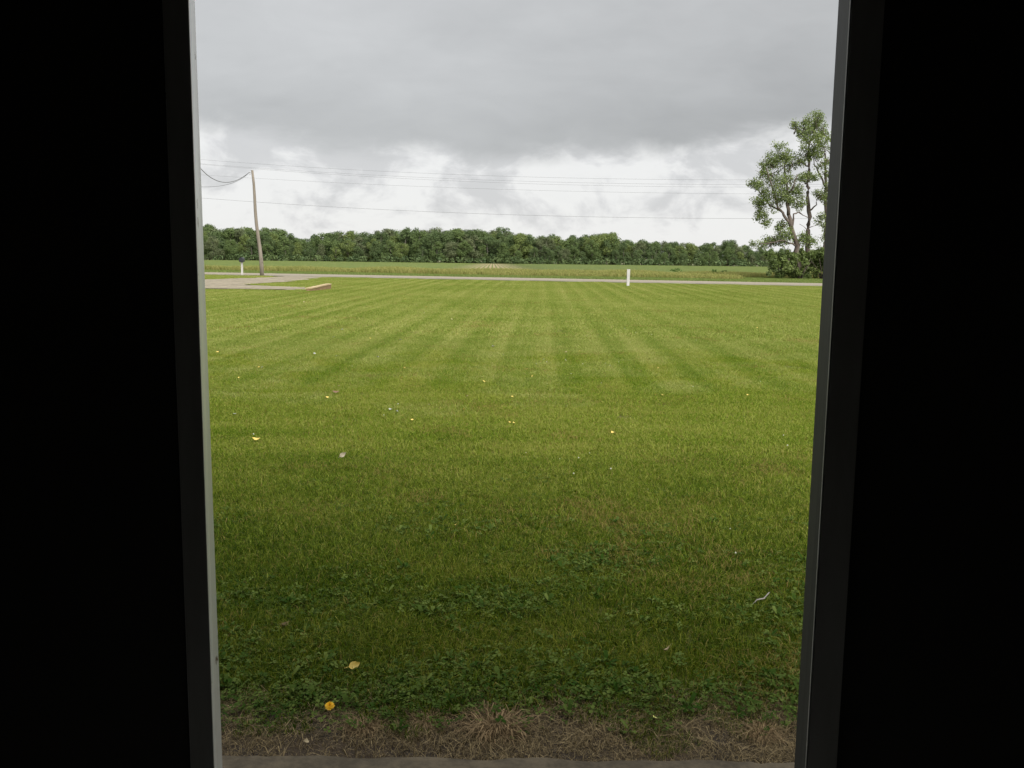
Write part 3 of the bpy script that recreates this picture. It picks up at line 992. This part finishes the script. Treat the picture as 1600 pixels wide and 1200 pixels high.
ROWS = [(372, 6.4, 0.70, 'front'), (379, 5.6, 0.86, 'front'), (386, 5.0, 0.97, 'back'), (394, 5.0, 1.0, 'back'), (403, 5.2, 1.0, 'back'), (412, 6.0, .98, 'back')]
rt = random.Random(5)
LAND = {398: 'directly behind the leaning utility pole', 372: 'directly behind the black mailbox', 981: 'straight above the white marker post', 770: 'behind the bare brown crop rows',
        332: 'closest to the white left jamb', 500: 'straight above the low retaining wall', 1180: 'just left of the leaning tall tree', 440: 'first one right of the pole'}
cnt = 0
for (Y, step, hf, where) in ROWS:
    x = -160.0 + rt.uniform(0, 3)
    while x < 165:
        yy = Y + rt.uniform(-3, 3)
        px = 800 + x / yy * F_PX * 1.01 + 2.4
        base = 412 + (px - 800) * 0.0097
        z0 = ground_z(yy)
        topz = at(px, top_px(px), yy).z
        H = (topz - z0) * hf * (rt.uniform(.62, 1.0) if where == 'front' else rt.choice((.84, .9, .95, 1.0, 1.03, 1.06)) * rt.uniform(.97, 1.02))
        H = max(H, 5.0)
        v = rt.randrange(8)
        k = rt.choices(range(4), (4, 4, 2, 1.4))[0]
        e = empty('woodland_tree', (x, yy, z0), None, 'tree', 'trees of the far woods')
        e['label'] = leaf_kinds[k][1] + (' along the front edge of the far woods' if where == 'front' else ' rising behind the front edge of the far woods')
        if where == 'front':
            for lx, lt in list(LAND.items()):
                if abs(px - lx) < 11:
                    e['label'] = leaf_kinds[k][1] + ' at the woods edge, ' + lt
                    del LAND[lx]
                    break
        s = H / 13.0
        e.scale = (s * rt.uniform(.95, 1.3), s * rt.uniform(.95, 1.3), s)
        e.rotation_euler.z = rt.uniform(0, 6.28)
        link_mesh('crown', CROWNS[(v, k)], None, e)
        link_mesh('trunk', WT[v][1], None, e)
        cnt += 1
        x += step * rt.uniform(0.72, 1.28)
# undergrowth at the foot of the wood
rs = np.random.default_rng(77)
C, Rr = [], []
for x in np.arange(-165, 168, 1.7):
    C.append((x + rs.normal() * .5, 366 + rs.random() * 5, ground_z(370) + 0.7 + rs.random() * .9)); Rr.append(1.0 + 0.9 * rs.random())
V, Q, A = cards(C, Rr, 22, 0.75, rs, 0.5, 0.9)
o = link_mesh('undergrowth', np_mesh('undergrowth', V, [Q], {'tint': A}), M['leaf_b'])
tag(o, 'low dark brush along the foot of the woods', None, None, 'stuff')

# the woods run on past both sides of the view
wv = []
for i in range(4):
    o = link_mesh('wood_mass', CROWNS[(i, i % 4)], None, None, False)
    wv.append(o)
P = []
for sx in (-1, 1):
    for i in range(190):
        x_ = sx * (168 + 210 * rt.random()); y_ = 372 + 40 * rt.random()
        P.append((x_, y_, ground_z(y_)))
scatter('woods', wv, P, RNG.random(len(P)) * 6.28, 0.75 + 0.3 * RNG.random(len(P)), RNG.integers(0, 4, len(P)), label='woods running on beyond both sides of the doorway')

# the big trees beyond the road on the right
YT = gp(1245, 436.5).y


def T3(px, py, dy=0.0):
    return at(px, py, YT + dy)


def big_tree(name, base_px, limbs, clumps, label, twigs=(), dy0=0.0, dens=270, lsize=0.130, seed=1, parent_mat='leaf_near'):
    rs = np.random.default_rng(seed)
    b0 = T3(*base_px, dy0)
    b0.z = 0
    e = empty(name, b0, label, 'tree', 'tall trees across the road')
    inv = Matrix.Translation(-b0)
    names = ['trunk'] + ['limb'] * 40
    for k, (pts, r0, r1) in enumerate(limbs):
        P3 = [T3(p[0], p[1], dy0 + (p[2] if len(p) > 2 else 0)) for p in pts]
        if k == 0: P3[0].z = -0.1
        # smooth + jitter
        Q3 = [P3[0]]
        for a, c in zip(P3, P3[1:]):
            nseg = 3
            for t in range(1, nseg + 1):
                p = a.lerp(c, t / nseg)
                if t < nseg: p += Vector(rs.normal(0, 0.05, 3))
                Q3.append(p)
        nq = len(Q3)
        tb = MB(); tb.tube(Q3, [r0 + (r1 - r0) * i / (nq - 1) for i in range(nq)], 9)
        o = tb.build('trunk' if k == 0 else 'limb', M['bark'], e); o.matrix_parent_inverse = inv
    C, Rr = [], []
    for (px, py, r) in clumps:
        R0 = r * YT / F_PX
        c0 = T3(px, py, dy0 + rs.normal() * R0 * 1.1)
        m = max(4, int(r * 1.15))
        for j in range(m):
            d = Vector(rs.normal(size=3)); d.normalize()
            d = d * (R0 * (1.25 + .35 * rs.random()) * rs.random() ** .45)
            C.append(tuple(c0 + d)); Rr.append(0.22 + 0.42 * rs.random())
    V, Q, A = cards(C, Rr, dens, lsize, rs, 0.3, 0.85, None, 0.15)
    o = link_mesh('crown', np_mesh('crown', V, [Q], {'tint': A}), M[parent_mat], e); o.matrix_parent_inverse = inv
    # fine twigs through the crown
    tb = MB()
    for (px, py, r) in clumps:
        c = T3(px, py, dy0)
        for j in range(3):
            d = Vector(rs.normal(size=3)); d.z = abs(d.z) * .7 + .1; d.normalize(); L = r * YT / F_PX
            tb.tube([c - d * L * .9 + Vector((0, 0, -L * .4)), c + Vector(rs.normal(0, .1, 3)), c + d * L], [0.035, 0.025, 0.008], 4)
    for pts in twigs:
        tb.tube([T3(p[0], p[1], dy0) for p in pts], [0.05] + [0.02] * (len(pts) - 1), 5)
    o = tb.build('twigs', M['bark'], e); o.matrix_parent_inverse = inv; o['kind'] = 'stuff'
    return e


big_tree('leaning_tree', (1250, 437), [
    ([(1250, 437), (1247, 402), (1242, 374), (1236, 353), (1232, 335)], 0.29, 0.16),
    ([(1235, 352), (1227, 340), (1221, 330), (1212, 310, -.5), (1205, 287, -1), (1198, 262, -1)], 0.15, 0.04),
    ([(1232, 336), (1232, 310), (1228, 285, .5), (1226, 258, 1), (1232, 238, 1)], 0.17, 0.04),
    ([(1238, 360), (1240, 334), (1248, 331), (1257, 337)], 0.10, 0.03),
    ([(1222, 331), (1205, 322, 1), (1190, 305, 1.5), (1180, 292, 2)], 0.09, 0.03),
    ([(1230, 305), (1240, 290, -1), (1246, 272, -1)], 0.10, 0.03),
    ([(1244, 385), (1225, 376, -1), (1205, 379, -1), (1186, 381, -1)], 0.09, 0.03),
], [(1215, 243, 13), (1201, 254, 11), (1228, 240, 9), (1190, 268, 10), (1206, 272, 13), (1222, 262, 12), (1235, 258, 8), (1186, 290, 9), (1178, 288, 5), (1200, 294, 12),
    (1216, 290, 12), (1231, 280, 8), (1240, 292, 7), (1199, 312, 13), (1214, 310, 12), (1228, 304, 9), (1240, 312, 9), (1250, 316, 8), (1186, 318, 9), (1194, 334, 8), (1183, 336, 5),
    (1198, 347, 4), (1222, 350, 6), (1219, 360, 6), (1222, 372, 9), (1211, 374, 8), (1200, 379, 7), (1190, 382, 5), (1178, 381, 3), (1232, 366, 7), (1246, 296, 5)],
    'tall tree leaning left with a forked trunk rising from the bushes', seed=3)
big_tree('straight_tree', (1262, 437), [
    ([(1262, 437, 2), (1262, 395, 2), (1262.5, 360, 2), (1263.5, 330, 2), (1262, 300, 2), (1262.5, 283, 2), (1264, 258, 2), (1262.5, 240, 2), (1266, 220, 2), (1275, 195, 2)], 0.25, 0.05),
    ([(1263, 330, 2), (1270, 325, 2), (1276, 320, 2), (1278, 308, 2)], 0.09, 0.03),
    ([(1262, 288, 2), (1254, 282, 1), (1243, 281, 1)], 0.08, 0.03),
    ([(1264, 260, 2), (1256, 256, 2), (1248, 252, 2)], 0.08, 0.03),
    ([(1264, 226, 2), (1254, 212, 2), (1244, 203, 2)], 0.08, 0.03),
    ([(1265, 222, 2), (1278, 212, 2), (1288, 203, 2)], 0.08, 0.03),
], [(1274, 190, 9), (1281, 183, 5), (1262, 190, 5), (1243, 203, 6), (1240, 193, 3), (1256, 202, 9), (1268, 205, 11), (1282, 203, 11), (1290, 212, 8), (1262, 220, 10), (1278, 222, 10), (1290, 232, 8),
    (1262, 238, 9), (1255, 252, 6), (1272, 240, 9), (1248, 250, 5), (1262, 278, 7), (1272, 278, 5), (1252, 276, 4), (1282, 306, 7), (1290, 312, 6), (1277, 302, 4), (1254, 372, 7), (1262, 381, 8), (1268, 374, 4)],
    'tall straight trunked tree with its crown high up, right of the leaning tree',
    twigs=(((1262, 360), (1256, 354), (1249, 350)), ((1263, 356), (1272, 353), (1280, 351)), ((1263, 340), (1254, 336), (1247, 332))), seed=4)
big_tree('slender_tree', (1291, 437), [
    ([(1291, 437, 1), (1289, 385, 1), (1291, 330, 1), (1291, 290, 1), (1289, 255, 1), (1290, 235, 1)], 0.24, 0.05),
    ([(1290, 292, 1), (1284, 278, 1), (1276, 262, 1), (1270, 245, 1)], 0.10, 0.03),
    ([(1291, 300, 1), (1300, 280, 1), (1312, 262, 1)], 0.10, 0.03),
], [(1284, 255, 5), (1294, 250, 6), (1278, 248, 4), (1290, 270, 4), (1294, 292, 6), (1284, 338, 3), (1288, 352, 3), (1279, 345, 2.5), (1286, 372, 4), (1300, 265, 8), (1315, 250, 14), (1325, 280, 13), (1308, 230, 11), (1312, 310, 9), (1296, 360, 4)],
    'slender sparse tree half hidden by the right door jamb', dens=190, seed=5)

# bushes at their feet
def bush(clumps, label, seed, dy=-0.6, dens=420):
    rs = np.random.default_rng(seed)
    c0 = T3(clumps[0][0], 437, dy); c0.z = 0
    e = empty('bush', c0, label, 'bush', 'bushes at the foot of the tall trees')
    C, Rr = [], []
    for (px, py, r) in clumps:
        R0 = r * YT / F_PX
        c = T3(px, py, dy + rs.normal() * .5)
        for j in range(max(4, int(r / 1.6))):
            d = Vector(rs.normal(size=3)); d.normalize(); d = d * R0 * 1.15 * rs.random() ** .5
            p = c + d; p.z = max(p.z, .25)
            C.append(tuple(p)); Rr.append(R0 * (.35 + .3 * rs.random()))
    V, Q, A = cards(C, Rr, dens * 2.3, 0.15, rs, .4, .9, None, .3, 1.0)
    V[:, 2] = np.maximum(V[:, 2], 0.02)
    o = link_mesh('foliage', np_mesh('foliage', V, [Q], {'tint': A}), M['leaf_bush'], e); o.matrix_parent_inverse = Matrix.Translation(-c0)
    tb = MB()
    for k in range(6):
        a = k * 1.05
        tb.tube([c0 + Vector((math.cos(a) * .1, math.sin(a) * .1, 0)), c0 + Vector((math.cos(a) * .5, math.sin(a) * .5, 1.0)), c0 + Vector((math.cos(a) * 1.2, math.sin(a) * .9, 1.9))], [0.05, 0.035, 0.012], 5)
    o = tb.build('stems', M['bark'], e); o.matrix_parent_inverse = Matrix.Translation(-c0); o['kind'] = 'stuff'


bush([(1218, 414, 14), (1207, 422, 8), (1212, 401, 10), (1226, 402, 12), (1206, 408, 6), (1222, 427, 10), (1200, 396, 6), (1234, 412, 12)], 'dark green bush under the leaning tree, leftmost of the clump', 31)
bush([(1250, 415, 16), (1242, 400, 13), (1260, 402, 13), (1246, 428, 10), (1262, 428, 10), (1254, 394, 8)], 'broad dark bush in front of the straight trunk', 32)
bush([(1284, 412, 16), (1275, 400, 13), (1290, 395, 12), (1279, 428, 10), (1292, 428, 9), (1283, 388, 6), (1300, 405, 16)], 'lighter green bush beside the right door jamb', 33)

# weeds standing in the tall grass
for k, (px, py, s, lab) in enumerate(((1128, 433, 1.0, 'dark weed clump in the tall verge left of the bushes'), (1058, 428, 0.7, 'small weed clump in the verge beyond the road'))):
    p = gp(px, py)
    rs = np.random.default_rng(50 + k)
    C = [(rs.normal() * .5 * s, rs.normal() * .3, .25 + .35 * rs.random()) for _ in range(7)]
    V, Q, A = cards(C, [0.28 * s] * 7, 220, 0.2, rs)
    V[:, 2] = np.maximum(V[:, 2], 0.01)
    o = link_mesh('weed_clump', np_mesh('weed_clump', V, [Q], {'rnd': A}), M['weed']); o.location = (p.x, p.y, 0)
    tag(o, lab, 'weeds', 'weeds in the verge')


# ------------------------------------------------------------------ pole, wires, mailbox, marker, low wall
base = gp(409.5, 431.2)
YP = base.y
topp = at(393.5, 266, YP)
pole = empty('utility_pole', base, 'bare wooden utility pole leaning left beside the driveway', 'utility pole')
inv = Matrix.Translation(-base)
mb = MB()
n = 9
mb.tube([base.lerp(topp, i / (n - 1)) + Vector((0.05 * math.sin(i * 1.1), 0, -0.2 if i == 0 else 0)) for i in range(n)], [0.165 - 0.075 * i / (n - 1) for i in range(n)], 12)
o = mb.build('shaft', M['pole'], pole); o.matrix_parent_inverse = inv
mb = MB()
mb.tube([topp + Vector((0, 0, -.02)), topp + Vector((0, 0, .04))], [0.10, 0.06], 12)
o = mb.build('cap', M['metal'], pole); o.matrix_parent_inverse = inv
mb = MB()
mb.tube([topp + Vector((-.09, -.05, -.18)), topp + Vector((-.20, -.06, -.16))], 0.035, 8)
mb.tube([topp + Vector((-.09, -.05, -.30)), topp + Vector((-.18, -.06, -.29))], 0.03, 8)
o = mb.build('insulator', M['metal'], pole); o.matrix_parent_inverse = inv
mb = MB()
pm = base.lerp(topp, 0.16)
mb.box(pm.x + .10, pm.x + .22, pm.y - .16, pm.y - .02, pm.z - .25, pm.z + .12)
o = mb.build('junction_box', M['pole'], pole); o.matrix_parent_inverse = inv


def wire(pts3, rad, label, cat='wire', group=None, name='overhead_wire'):
    mb = MB()
    mb.tube(pts3, rad, 6, True)
    o = mb.build(name, M['wire'])
    tag(o, label, cat, group)
    return o


def quad_fit(p1, p2, p3):
    """parabola z(x) through three points"""
    A_ = np.array([[p.x ** 2, p.x, 1] for p in (p1, p2, p3)])
    return np.linalg.solve(A_, np.array([p.z for p in (p1, p2, p3)]))


YW = road_y(0, 7.5)


def line_wire(a, bpx, c, rad, label):
    ps = []
    for p in (a, bpx, c):
        d = ray(*p)
        # on the vertical plane of the roadside pole line
        q = rc1 + rn * 7.5
        t = ((q - EYE).dot(rn)) / d.dot(rn)
        ps.append(EYE + d * t)
    co = quad_fit(*ps)
    out = []
    q = rc1 + rn * 7.5
    for x in np.linspace(-48, 52, 41):
        y = q.y + rd.y / rd.x * (x - q.x)
        out.append((x, y, co[0] * x * x + co[1] * x + co[2]))
    wire(out, rad, label, 'wire', 'power lines along the road')
    return out


lw = [
    line_wire((317, 249.5), (700, 272.2), (1184, 281), 0.0065, 'uppermost of the overhead wires running along the road'),
    line_wire((317, 256), (700, 279), (1184, 288.5), 0.0065, 'second overhead wire from the top along the road'),
    line_wire((400, 264), (700, 282.3), (1184, 292.3), 0.0062, 'third overhead wire from the top along the road'),
    line_wire((407, 279), (700, 293), (1184, 303), 0.0062, 'fourth overhead wire from the top along the road'),
    line_wire((317, 309.5), (700, 332), (1176, 341.5), 0.009, 'lowest overhead wire, crossing just above the woods'),
]
# the line poles stand just outside the view at both ends
for k, (ends, lab) in enumerate(((0, 'roadside line pole at the left end of the overhead wires'), (-1, 'roadside line pole at the right end of the overhead wires'))):
    ptsE = [w[ends] for w in lw]
    x, y = ptsE[0][0], ptsE[0][1]
    zt = max(p[2] for p in ptsE) + .5
    e = empty('line_pole', (x, y + .2, 0), lab, 'utility pole', 'line poles')
    mb = MB(); mb.tube([(0, 0, -.3), (0, 0, zt * .5), (0, 0, zt)], [.19, .16, .12], 10); mb.build('shaft', M['pole'], e)
    mb = MB(); mb.box(-.06, .06, -.35, -.13, zt - .6, zt - .45); mb.build('bracket', M['metal'], e)

# service drop: two cables from the leaning pole towards the house
pa = topp + Vector((-.18, -.06, -.16))


def drop(mid_px, end_px, Ye, label, rad=0.014):
    pe = at(*end_px, Ye)
    pm_ = at(*mid_px, (YP * .5 + Ye * .5))
    out = []
    for i in range(33):
        t = i / 32 * 1.12
        p = pa.lerp(pe, t)
        zc = pm_.z - (pa.z + pe.z) / 2
        p.z += zc * 4 * t * (1 - t)
        p.x += (pm_.x - (pa.x + pe.x) / 2) * 4 * t * (1 - t)
        out.append(p)
    wire(out, rad, label, 'cable', 'service cables of the leaning pole')


drop((354, 285), (316, 266), YP - 16, 'dark service cable sagging from the pole top, the upper one at the jamb', 0.020)
drop((360, 287), (318, 292), YP + 6, 'thin service cable from the pole top, the lower one at the jamb', 0.013)

# mailbox
mb0 = gp(378.5, 430)
mx = empty('mailbox', mb0, 'black mailbox on a white post beside the road', 'mailbox')
hgt = at(378.5, 409.5, mb0.y).z
mb = MB(); mb.box(-.07, .07, -.07, .07, -.1, hgt); mb.build('post', M['white_post'], mx, 0.008)
mb = MB(); mb.box(-.13, .13, -.24, .24, hgt, hgt + .03); mb.build('base_board', M['black'], mx)
bm = bmesh.new()
prof = [(-.16, 0), (.16, 0), (.16, .19)] + [(.16 * math.cos(t), .19 + .15 * math.sin(t)) for t in np.linspace(0.2, math.pi - .2, 9)] + [(-.16, .19)]
fr = [bm.verts.new((x, -.27, hgt + .031 + z)) for x, z in prof]
bk = [bm.verts.new((x, .27, hgt + .031 + z)) for x, z in prof]
bm.faces.new(list(reversed(fr))) ; bm.faces.new(bk)
for i in range(len(prof)):
    j = (i + 1) % len(prof)
    bm.faces.new((fr[i], fr[j], bk[j], bk[i]))
bmesh.ops.recalc_face_normals(bm, faces=list(bm.faces))
me = bpy.data.meshes.new('box'); bm.to_mesh(me); bm.free()
link_mesh('box', me, M['black'], mx)
mb = MB(); mb.box(-.15, .15, .271, .283, hgt + .04, hgt + .30); mb.build('door', M['black'], mx, 0.004)

# white marker post beside the road
m0 = gp(981, 447.3)
mt = at(982, 421.5, m0.y).z
mk = empty('marker_post', m0, 'short white marker post at the edge of the lawn beside the road', 'post')
mb = MB()
w_ = 0.105
v = [mb.bm.verts.new(p) for p in ((-w_ * .8, -.05, -.1), (w_ * .8, -.05, -.1), (w_ * .8, .05, -.1), (-w_ * .8, .05, -.1),
                                  (-w_ * .75, -.05, mt), (w_ * 1.1, -.05, mt), (w_ * 1.1, .05, mt), (-w_ * .75, .05, mt))]
for f in ((3, 2, 1, 0), (4, 5, 6, 7), (0, 1, 5, 4), (1, 2, 6, 5), (2, 3, 7, 6), (3, 0, 4, 7)):
    mb.bm.faces.new([v[i] for i in f])
mb.build('post', M['white_post'], mk, 0.012)
mb = MB(); mb.box(-w_ * .85, w_ * 1.15, -.055, .055, mt + .002, mt + .03); mb.build('cap', M['white_post'], mk, 0.006)

# low brick wall at the end of the drive
wa, wb = gp(486, 455.6), gp(517.5, 452.2)
wd = (wb - wa); WL = wd.length; wd.normalize()
wn = Vector((-wd.y, wd.x, 0))
hz0 = at(484, 450.2, wa.y).z; hz1 = at(517, 443.2, wb.y).z
lw_ = empty('retaining_wall', wa, 'low brown retaining wall with a tan top at the end of the gravel driveway', 'wall')
lw_.rotation_euler.z = math.atan2(wd.y, wd.x)


def sloped(u0, u1, y0, y1, zb0, zb1, zt0, zt1, n=14, jit=.008, seed=1.0):
    m_ = MB()
    prev = None
    for i in range(n + 1):
        t = i / n
        u = u0 + (u1 - u0) * t
        jt = jit * mnoise.noise((u * 5, seed, 0))
        zb, zt = zb0 + (zb1 - zb0) * t, zt0 + (zt1 - zt0) * t + jt
        ring = [m_.bm.verts.new(p) for p in ((u, y0 + jt, zb), (u, y1, zb), (u, y1, zt), (u, y0 + jt, zt))]
        if prev:
            for k in range(4):
                m_.bm.faces.new((prev[k], ring[k], ring[(k + 1) % 4], prev[(k + 1) % 4]))
        else:
            m_.bm.faces.new(ring)
        prev = ring
    m_.bm.faces.new(list(reversed(prev)))
    bmesh.ops.recalc_face_normals(m_.bm, faces=list(m_.bm.faces))
    return m_


sloped(0, WL, 0, .24, -.05, -.05, hz0 - .035, hz1 - .045, jit=.006).build('body', M['brick'], lw_)
sloped(-.02, WL + .02, -.025, .27, hz0 - .034, hz1 - .044, hz0 + .012, hz1 + .004, jit=.010, seed=4.0).build('cap', M['cap'], lw_)


# ------------------------------------------------------------------ fallen leaves, dandelion, twig
def leaf_mesh(L, Wd, curl, fold, seed):
    r = random.Random(seed)
    us = [0, .12, .3, .5, .7, .87, 1.0]
    ws = [.05, .55, .95, 1.0, .75, .38, .02]
    V, Fq = [], []
    for u, w in zip(us, ws):
        zc = curl * (u - .45) ** 2 * L * 2.2
        for s in (-1, -.5, 0, .5, 1):
            V.append(((u - .5) * L, s * w * Wd / 2 + r.uniform(-.03, .03) * Wd, zc + fold * abs(s) * w * Wd * .5))
    for i in range(len(us) - 1):
        for j in range(4):
            a = i * 5 + j
            Fq.append((a, a + 1, a + 6, a + 5))
    b0 = len(V)
    V += [(-.5 * L, -.0008, curl * .2 * L * 2.2), (-.5 * L, .0008, curl * .2 * L * 2.2), (-.95 * L, .001, curl * .2 * L * 2.2 + .006), (-.95 * L, -.0006, curl * .2 * L * 2.2 + .006)]
    Fq.append((b0, b0 + 1, b0 + 2, b0 + 3))
    return np_mesh('fallen_leaf', V, [np.array(Fq)], None, True)


def leaf_at(px, py, L, Wd, mat, label, rot=(0, 0, 0), curl=.5, fold=.35, z=.035, group='fallen leaves on the lawn', mesh=None):
    p = gp(px, py, z)
    o = link_mesh('fallen_leaf', mesh or leaf_mesh(L, Wd, curl, fold, px), M[mat])
    o.location = p
    o.rotation_euler = rot
    tag(o, label, 'leaf', group)
    return o


leaf_at(553, 1040, .050, .036, 'yel_leaf', 'large pale yellow leaf standing up in the clover above the dandelion', (R(52), R(-8), R(28)), .5, .25, .05)
leaf_at(1025, 1123, .040, .026, 'pale_leaf', 'pale greenish yellow leaf at the edge of the bare soil', (R(25), R(10), R(120)), .3, .2, .035)
leaf_at(1041, 1017, .042, .024, 'tan_leaf', 'curled tan leaf in the right half of the near grass', (R(20), R(15), R(200)), .8, .6, .045)
leaf_at(535, 711, .070, .040, 'grey_leaf', 'greyish tan leaf standing on edge in the left part of the lawn', (R(60), R(-25), R(40)), .5, .3, .05)
leaf_at(400, 687, .075, .05, 'yel_leaf', 'bright yellow leaf near the white left jamb', (R(15), R(10), R(15)), .6, .3, .045)
leaf_at(525, 613, .10, .07, 'brown_leaf', 'dark brown leaf lying in the left part of the lawn', (R(10), R(5), R(5)), .4, .2, .045)
leaf_at(445, 977, .05, .03, 'brown_leaf', 'small brown leaf low in the near grass by the left jamb', (R(10), R(5), R(60)), .5, .4, .03)
leaf_at(478, 1160, .035, .02, 'tan_leaf', 'small tan leaf on the bare soil near the left jamb', (R(15), R(5), R(100)), .5, .4, .02)
sm_y = [leaf_mesh(.07, .055, .5, .3, 900 + i) for i in range(3)]
for mesh_ in sm_y:
    pass
spots = [(632, 575, 1), (823, 577, 1.1), (756, 596, 1.1), (845, 565, 1), (404, 574, 1), (530, 603, .9), (641, 573, .8), (641, 593, .9), (627, 590, .9), (511, 621, 1), (725, 640, 1.0), (730, 619, .9),
         (753, 665, .9), (644, 656, .8), (957, 676, .9), (803, 661, .8), (905, 549, .9), (769, 542, 1), (770, 520, .9), (579, 529, .9), (715, 522, .8), (666, 480, .9), (633, 467, .9), (475, 472, .9),
         (622, 468, .8), (500, 500, .8), (957, 512, .9), (1034, 617, .9), (1024, 617, .8), (885, 550, .8), (1028, 575, .8), (800, 620, .8), (1168, 617, .7), (1183, 512, .7), (340, 550, .9), (706, 499, .8),
         (373, 590, .7), (712, 820, .55), (796, 660, .7), (832, 588, .8)]
yl = {'yel_leaf': [m.copy() for m in sm_y], 'tan_leaf': [m.copy() for m in sm_y]}
for k_, ms in yl.items():
    for m_ in ms:
        m_.materials.append(M[k_])
rl = random.Random(8)
for i, (px, py, s) in enumerate(spots):
    k_ = 'tan_leaf' if i % 6 == 5 else 'yel_leaf'
    p = gp(px, py, .04)
    o = link_mesh('fallen_leaf', rl.choice(yl[k_]))
    f = s * (0.5 if p.y < 9 else 0.6 if p.y < 16 else 0.8 if p.y < 25 else 1.2)
    o.location = p; o.scale = (f, f, f); o.rotation_euler = (R(rl.uniform(-30, 30)), R(rl.uniform(-25, 25)), rl.uniform(0, 6.28))
    tag(o, 'small tan leaf lying on the open lawn far from the door' if k_ == 'tan_leaf' else 'small yellow leaf lying on the open lawn far from the door', 'leaf', 'small scattered leaves on the open lawn')
pale_me = [m.copy() for m in sm_y]
for m_ in pale_me: m_.materials.append(M['pale_side'])
for (px, py) in ((491, 553), (341, 549), (534, 515), (521, 527), (590, 558), (620, 643), (626, 531), (410, 574), (366, 647), (610, 640), (771, 541)):
    p = gp(px, py, .04)
    o = link_mesh('fallen_leaf', rl.choice(pale_me)); f = 0.7 if p.y < 15 else 1.0
    o.location = p; o.scale = (f, f * .8, f); o.rotation_euler = (R(rl.uniform(-20, 20)), R(rl.uniform(-15, 15)), rl.uniform(0, 6.28))
    tag(o, 'small whitish leaf lying pale side up on the lawn', 'leaf', 'pale scattered leaves on the lawn')

# dandelion
dpz = gp(515, 1097, .055)
dn = empty('dandelion', (dpz.x, dpz.y, 0), 'single yellow dandelion flower in the clover near the step', 'flower')
bm = bmesh.new()
rr = random.Random(2)
for ring, (n_, r0, r1, z0, z1) in enumerate(((26, .002, .0185, .046, .049), (22, .002, .015, .049, .055), (16, .001, .010, .051, .060), (10, 0, .005, .053, .062))):
    for k in range(n_):
        a = 6.283 * (k + rr.random() * .5) / n_
        w = .0022
        ca, sa = math.cos(a), math.sin(a)
        q = r1 * rr.uniform(.88, 1.08)
        vs = [bm.verts.new(p) for p in ((r0 * ca - sa * w * .4, r0 * sa + ca * w * .4, z0), (r0 * ca + sa * w * .4, r0 * sa - ca * w * .4, z0),
                                        (q * ca + sa * w, q * sa - ca * w, z1), (q * ca - sa * w, q * sa + ca * w, z1))]
        bm.faces.new(vs)
me = bpy.data.meshes.new('flower_head'); bm.to_mesh(me); bm.free()
fh = link_mesh('flower_head', me, M['petal'], dn); fh.rotation_euler = (R(28), 0, 0); fh.location = (0, .022, -.003)
mb = MB(); mb.tube([(0, .0, 0), (.002, 0, .03), (0, 0, .046)], .0018, 6); mb.build('stem', M['stem'], dn)

# twig
p0, p1, p2, p3 = gp(1176, 944, .03), gp(1183, 937, .045), gp(1194, 935, .05), gp(1201, 926, .06)
mb = MB(); mb.tube([p0, p1, p2, p3], [.0018, .0034, .0042, .002], 7)
mb.tube([p2, p2.lerp(p3, .5) + Vector((.02, .01, .015))], [.003, .0015], 5)
tw = mb.build('twig', M['twig'])
tag(tw, 'bent grey twig on the grass near the right jamb', 'twig')

# clover flowers: tiny white heads through the lawn
def flower_head(seed):
    bm = bmesh.new()
    bmesh.ops.create_icosphere(bm, subdivisions=1, radius=0.0052)
    for v in bm.verts: v.co *= random.uniform(.8, 1.2)
    me = bpy.data.meshes.new('clover_head'); bm.to_mesh(me); bm.free()
    me.transform(Matrix.Translation((0, 0, .05)))
    return link_mesh('clover_head', me, M['flower'], link=False)


fv_ = [flower_head(i) for i in range(2)]
P = [(p[0], p[1], 0.0) for p in cover(4.6, 16, 0.42, .40, .3) if pn(p[0], p[1], .55, 12) > .12 + .55 * random.random()]
P += [(p[0], p[1], 0.0) for p in cover(16, 34, 1.2, .40, .3) if pn(p[0], p[1], .2, 14) > .15 + .6 * random.random()]
scatter('clover_flowers', fv_, P, *rand_attrs(len(P), 2, .7, 1.5), label='tiny white clover flowers dotted through the lawn')
print('trees', cnt)
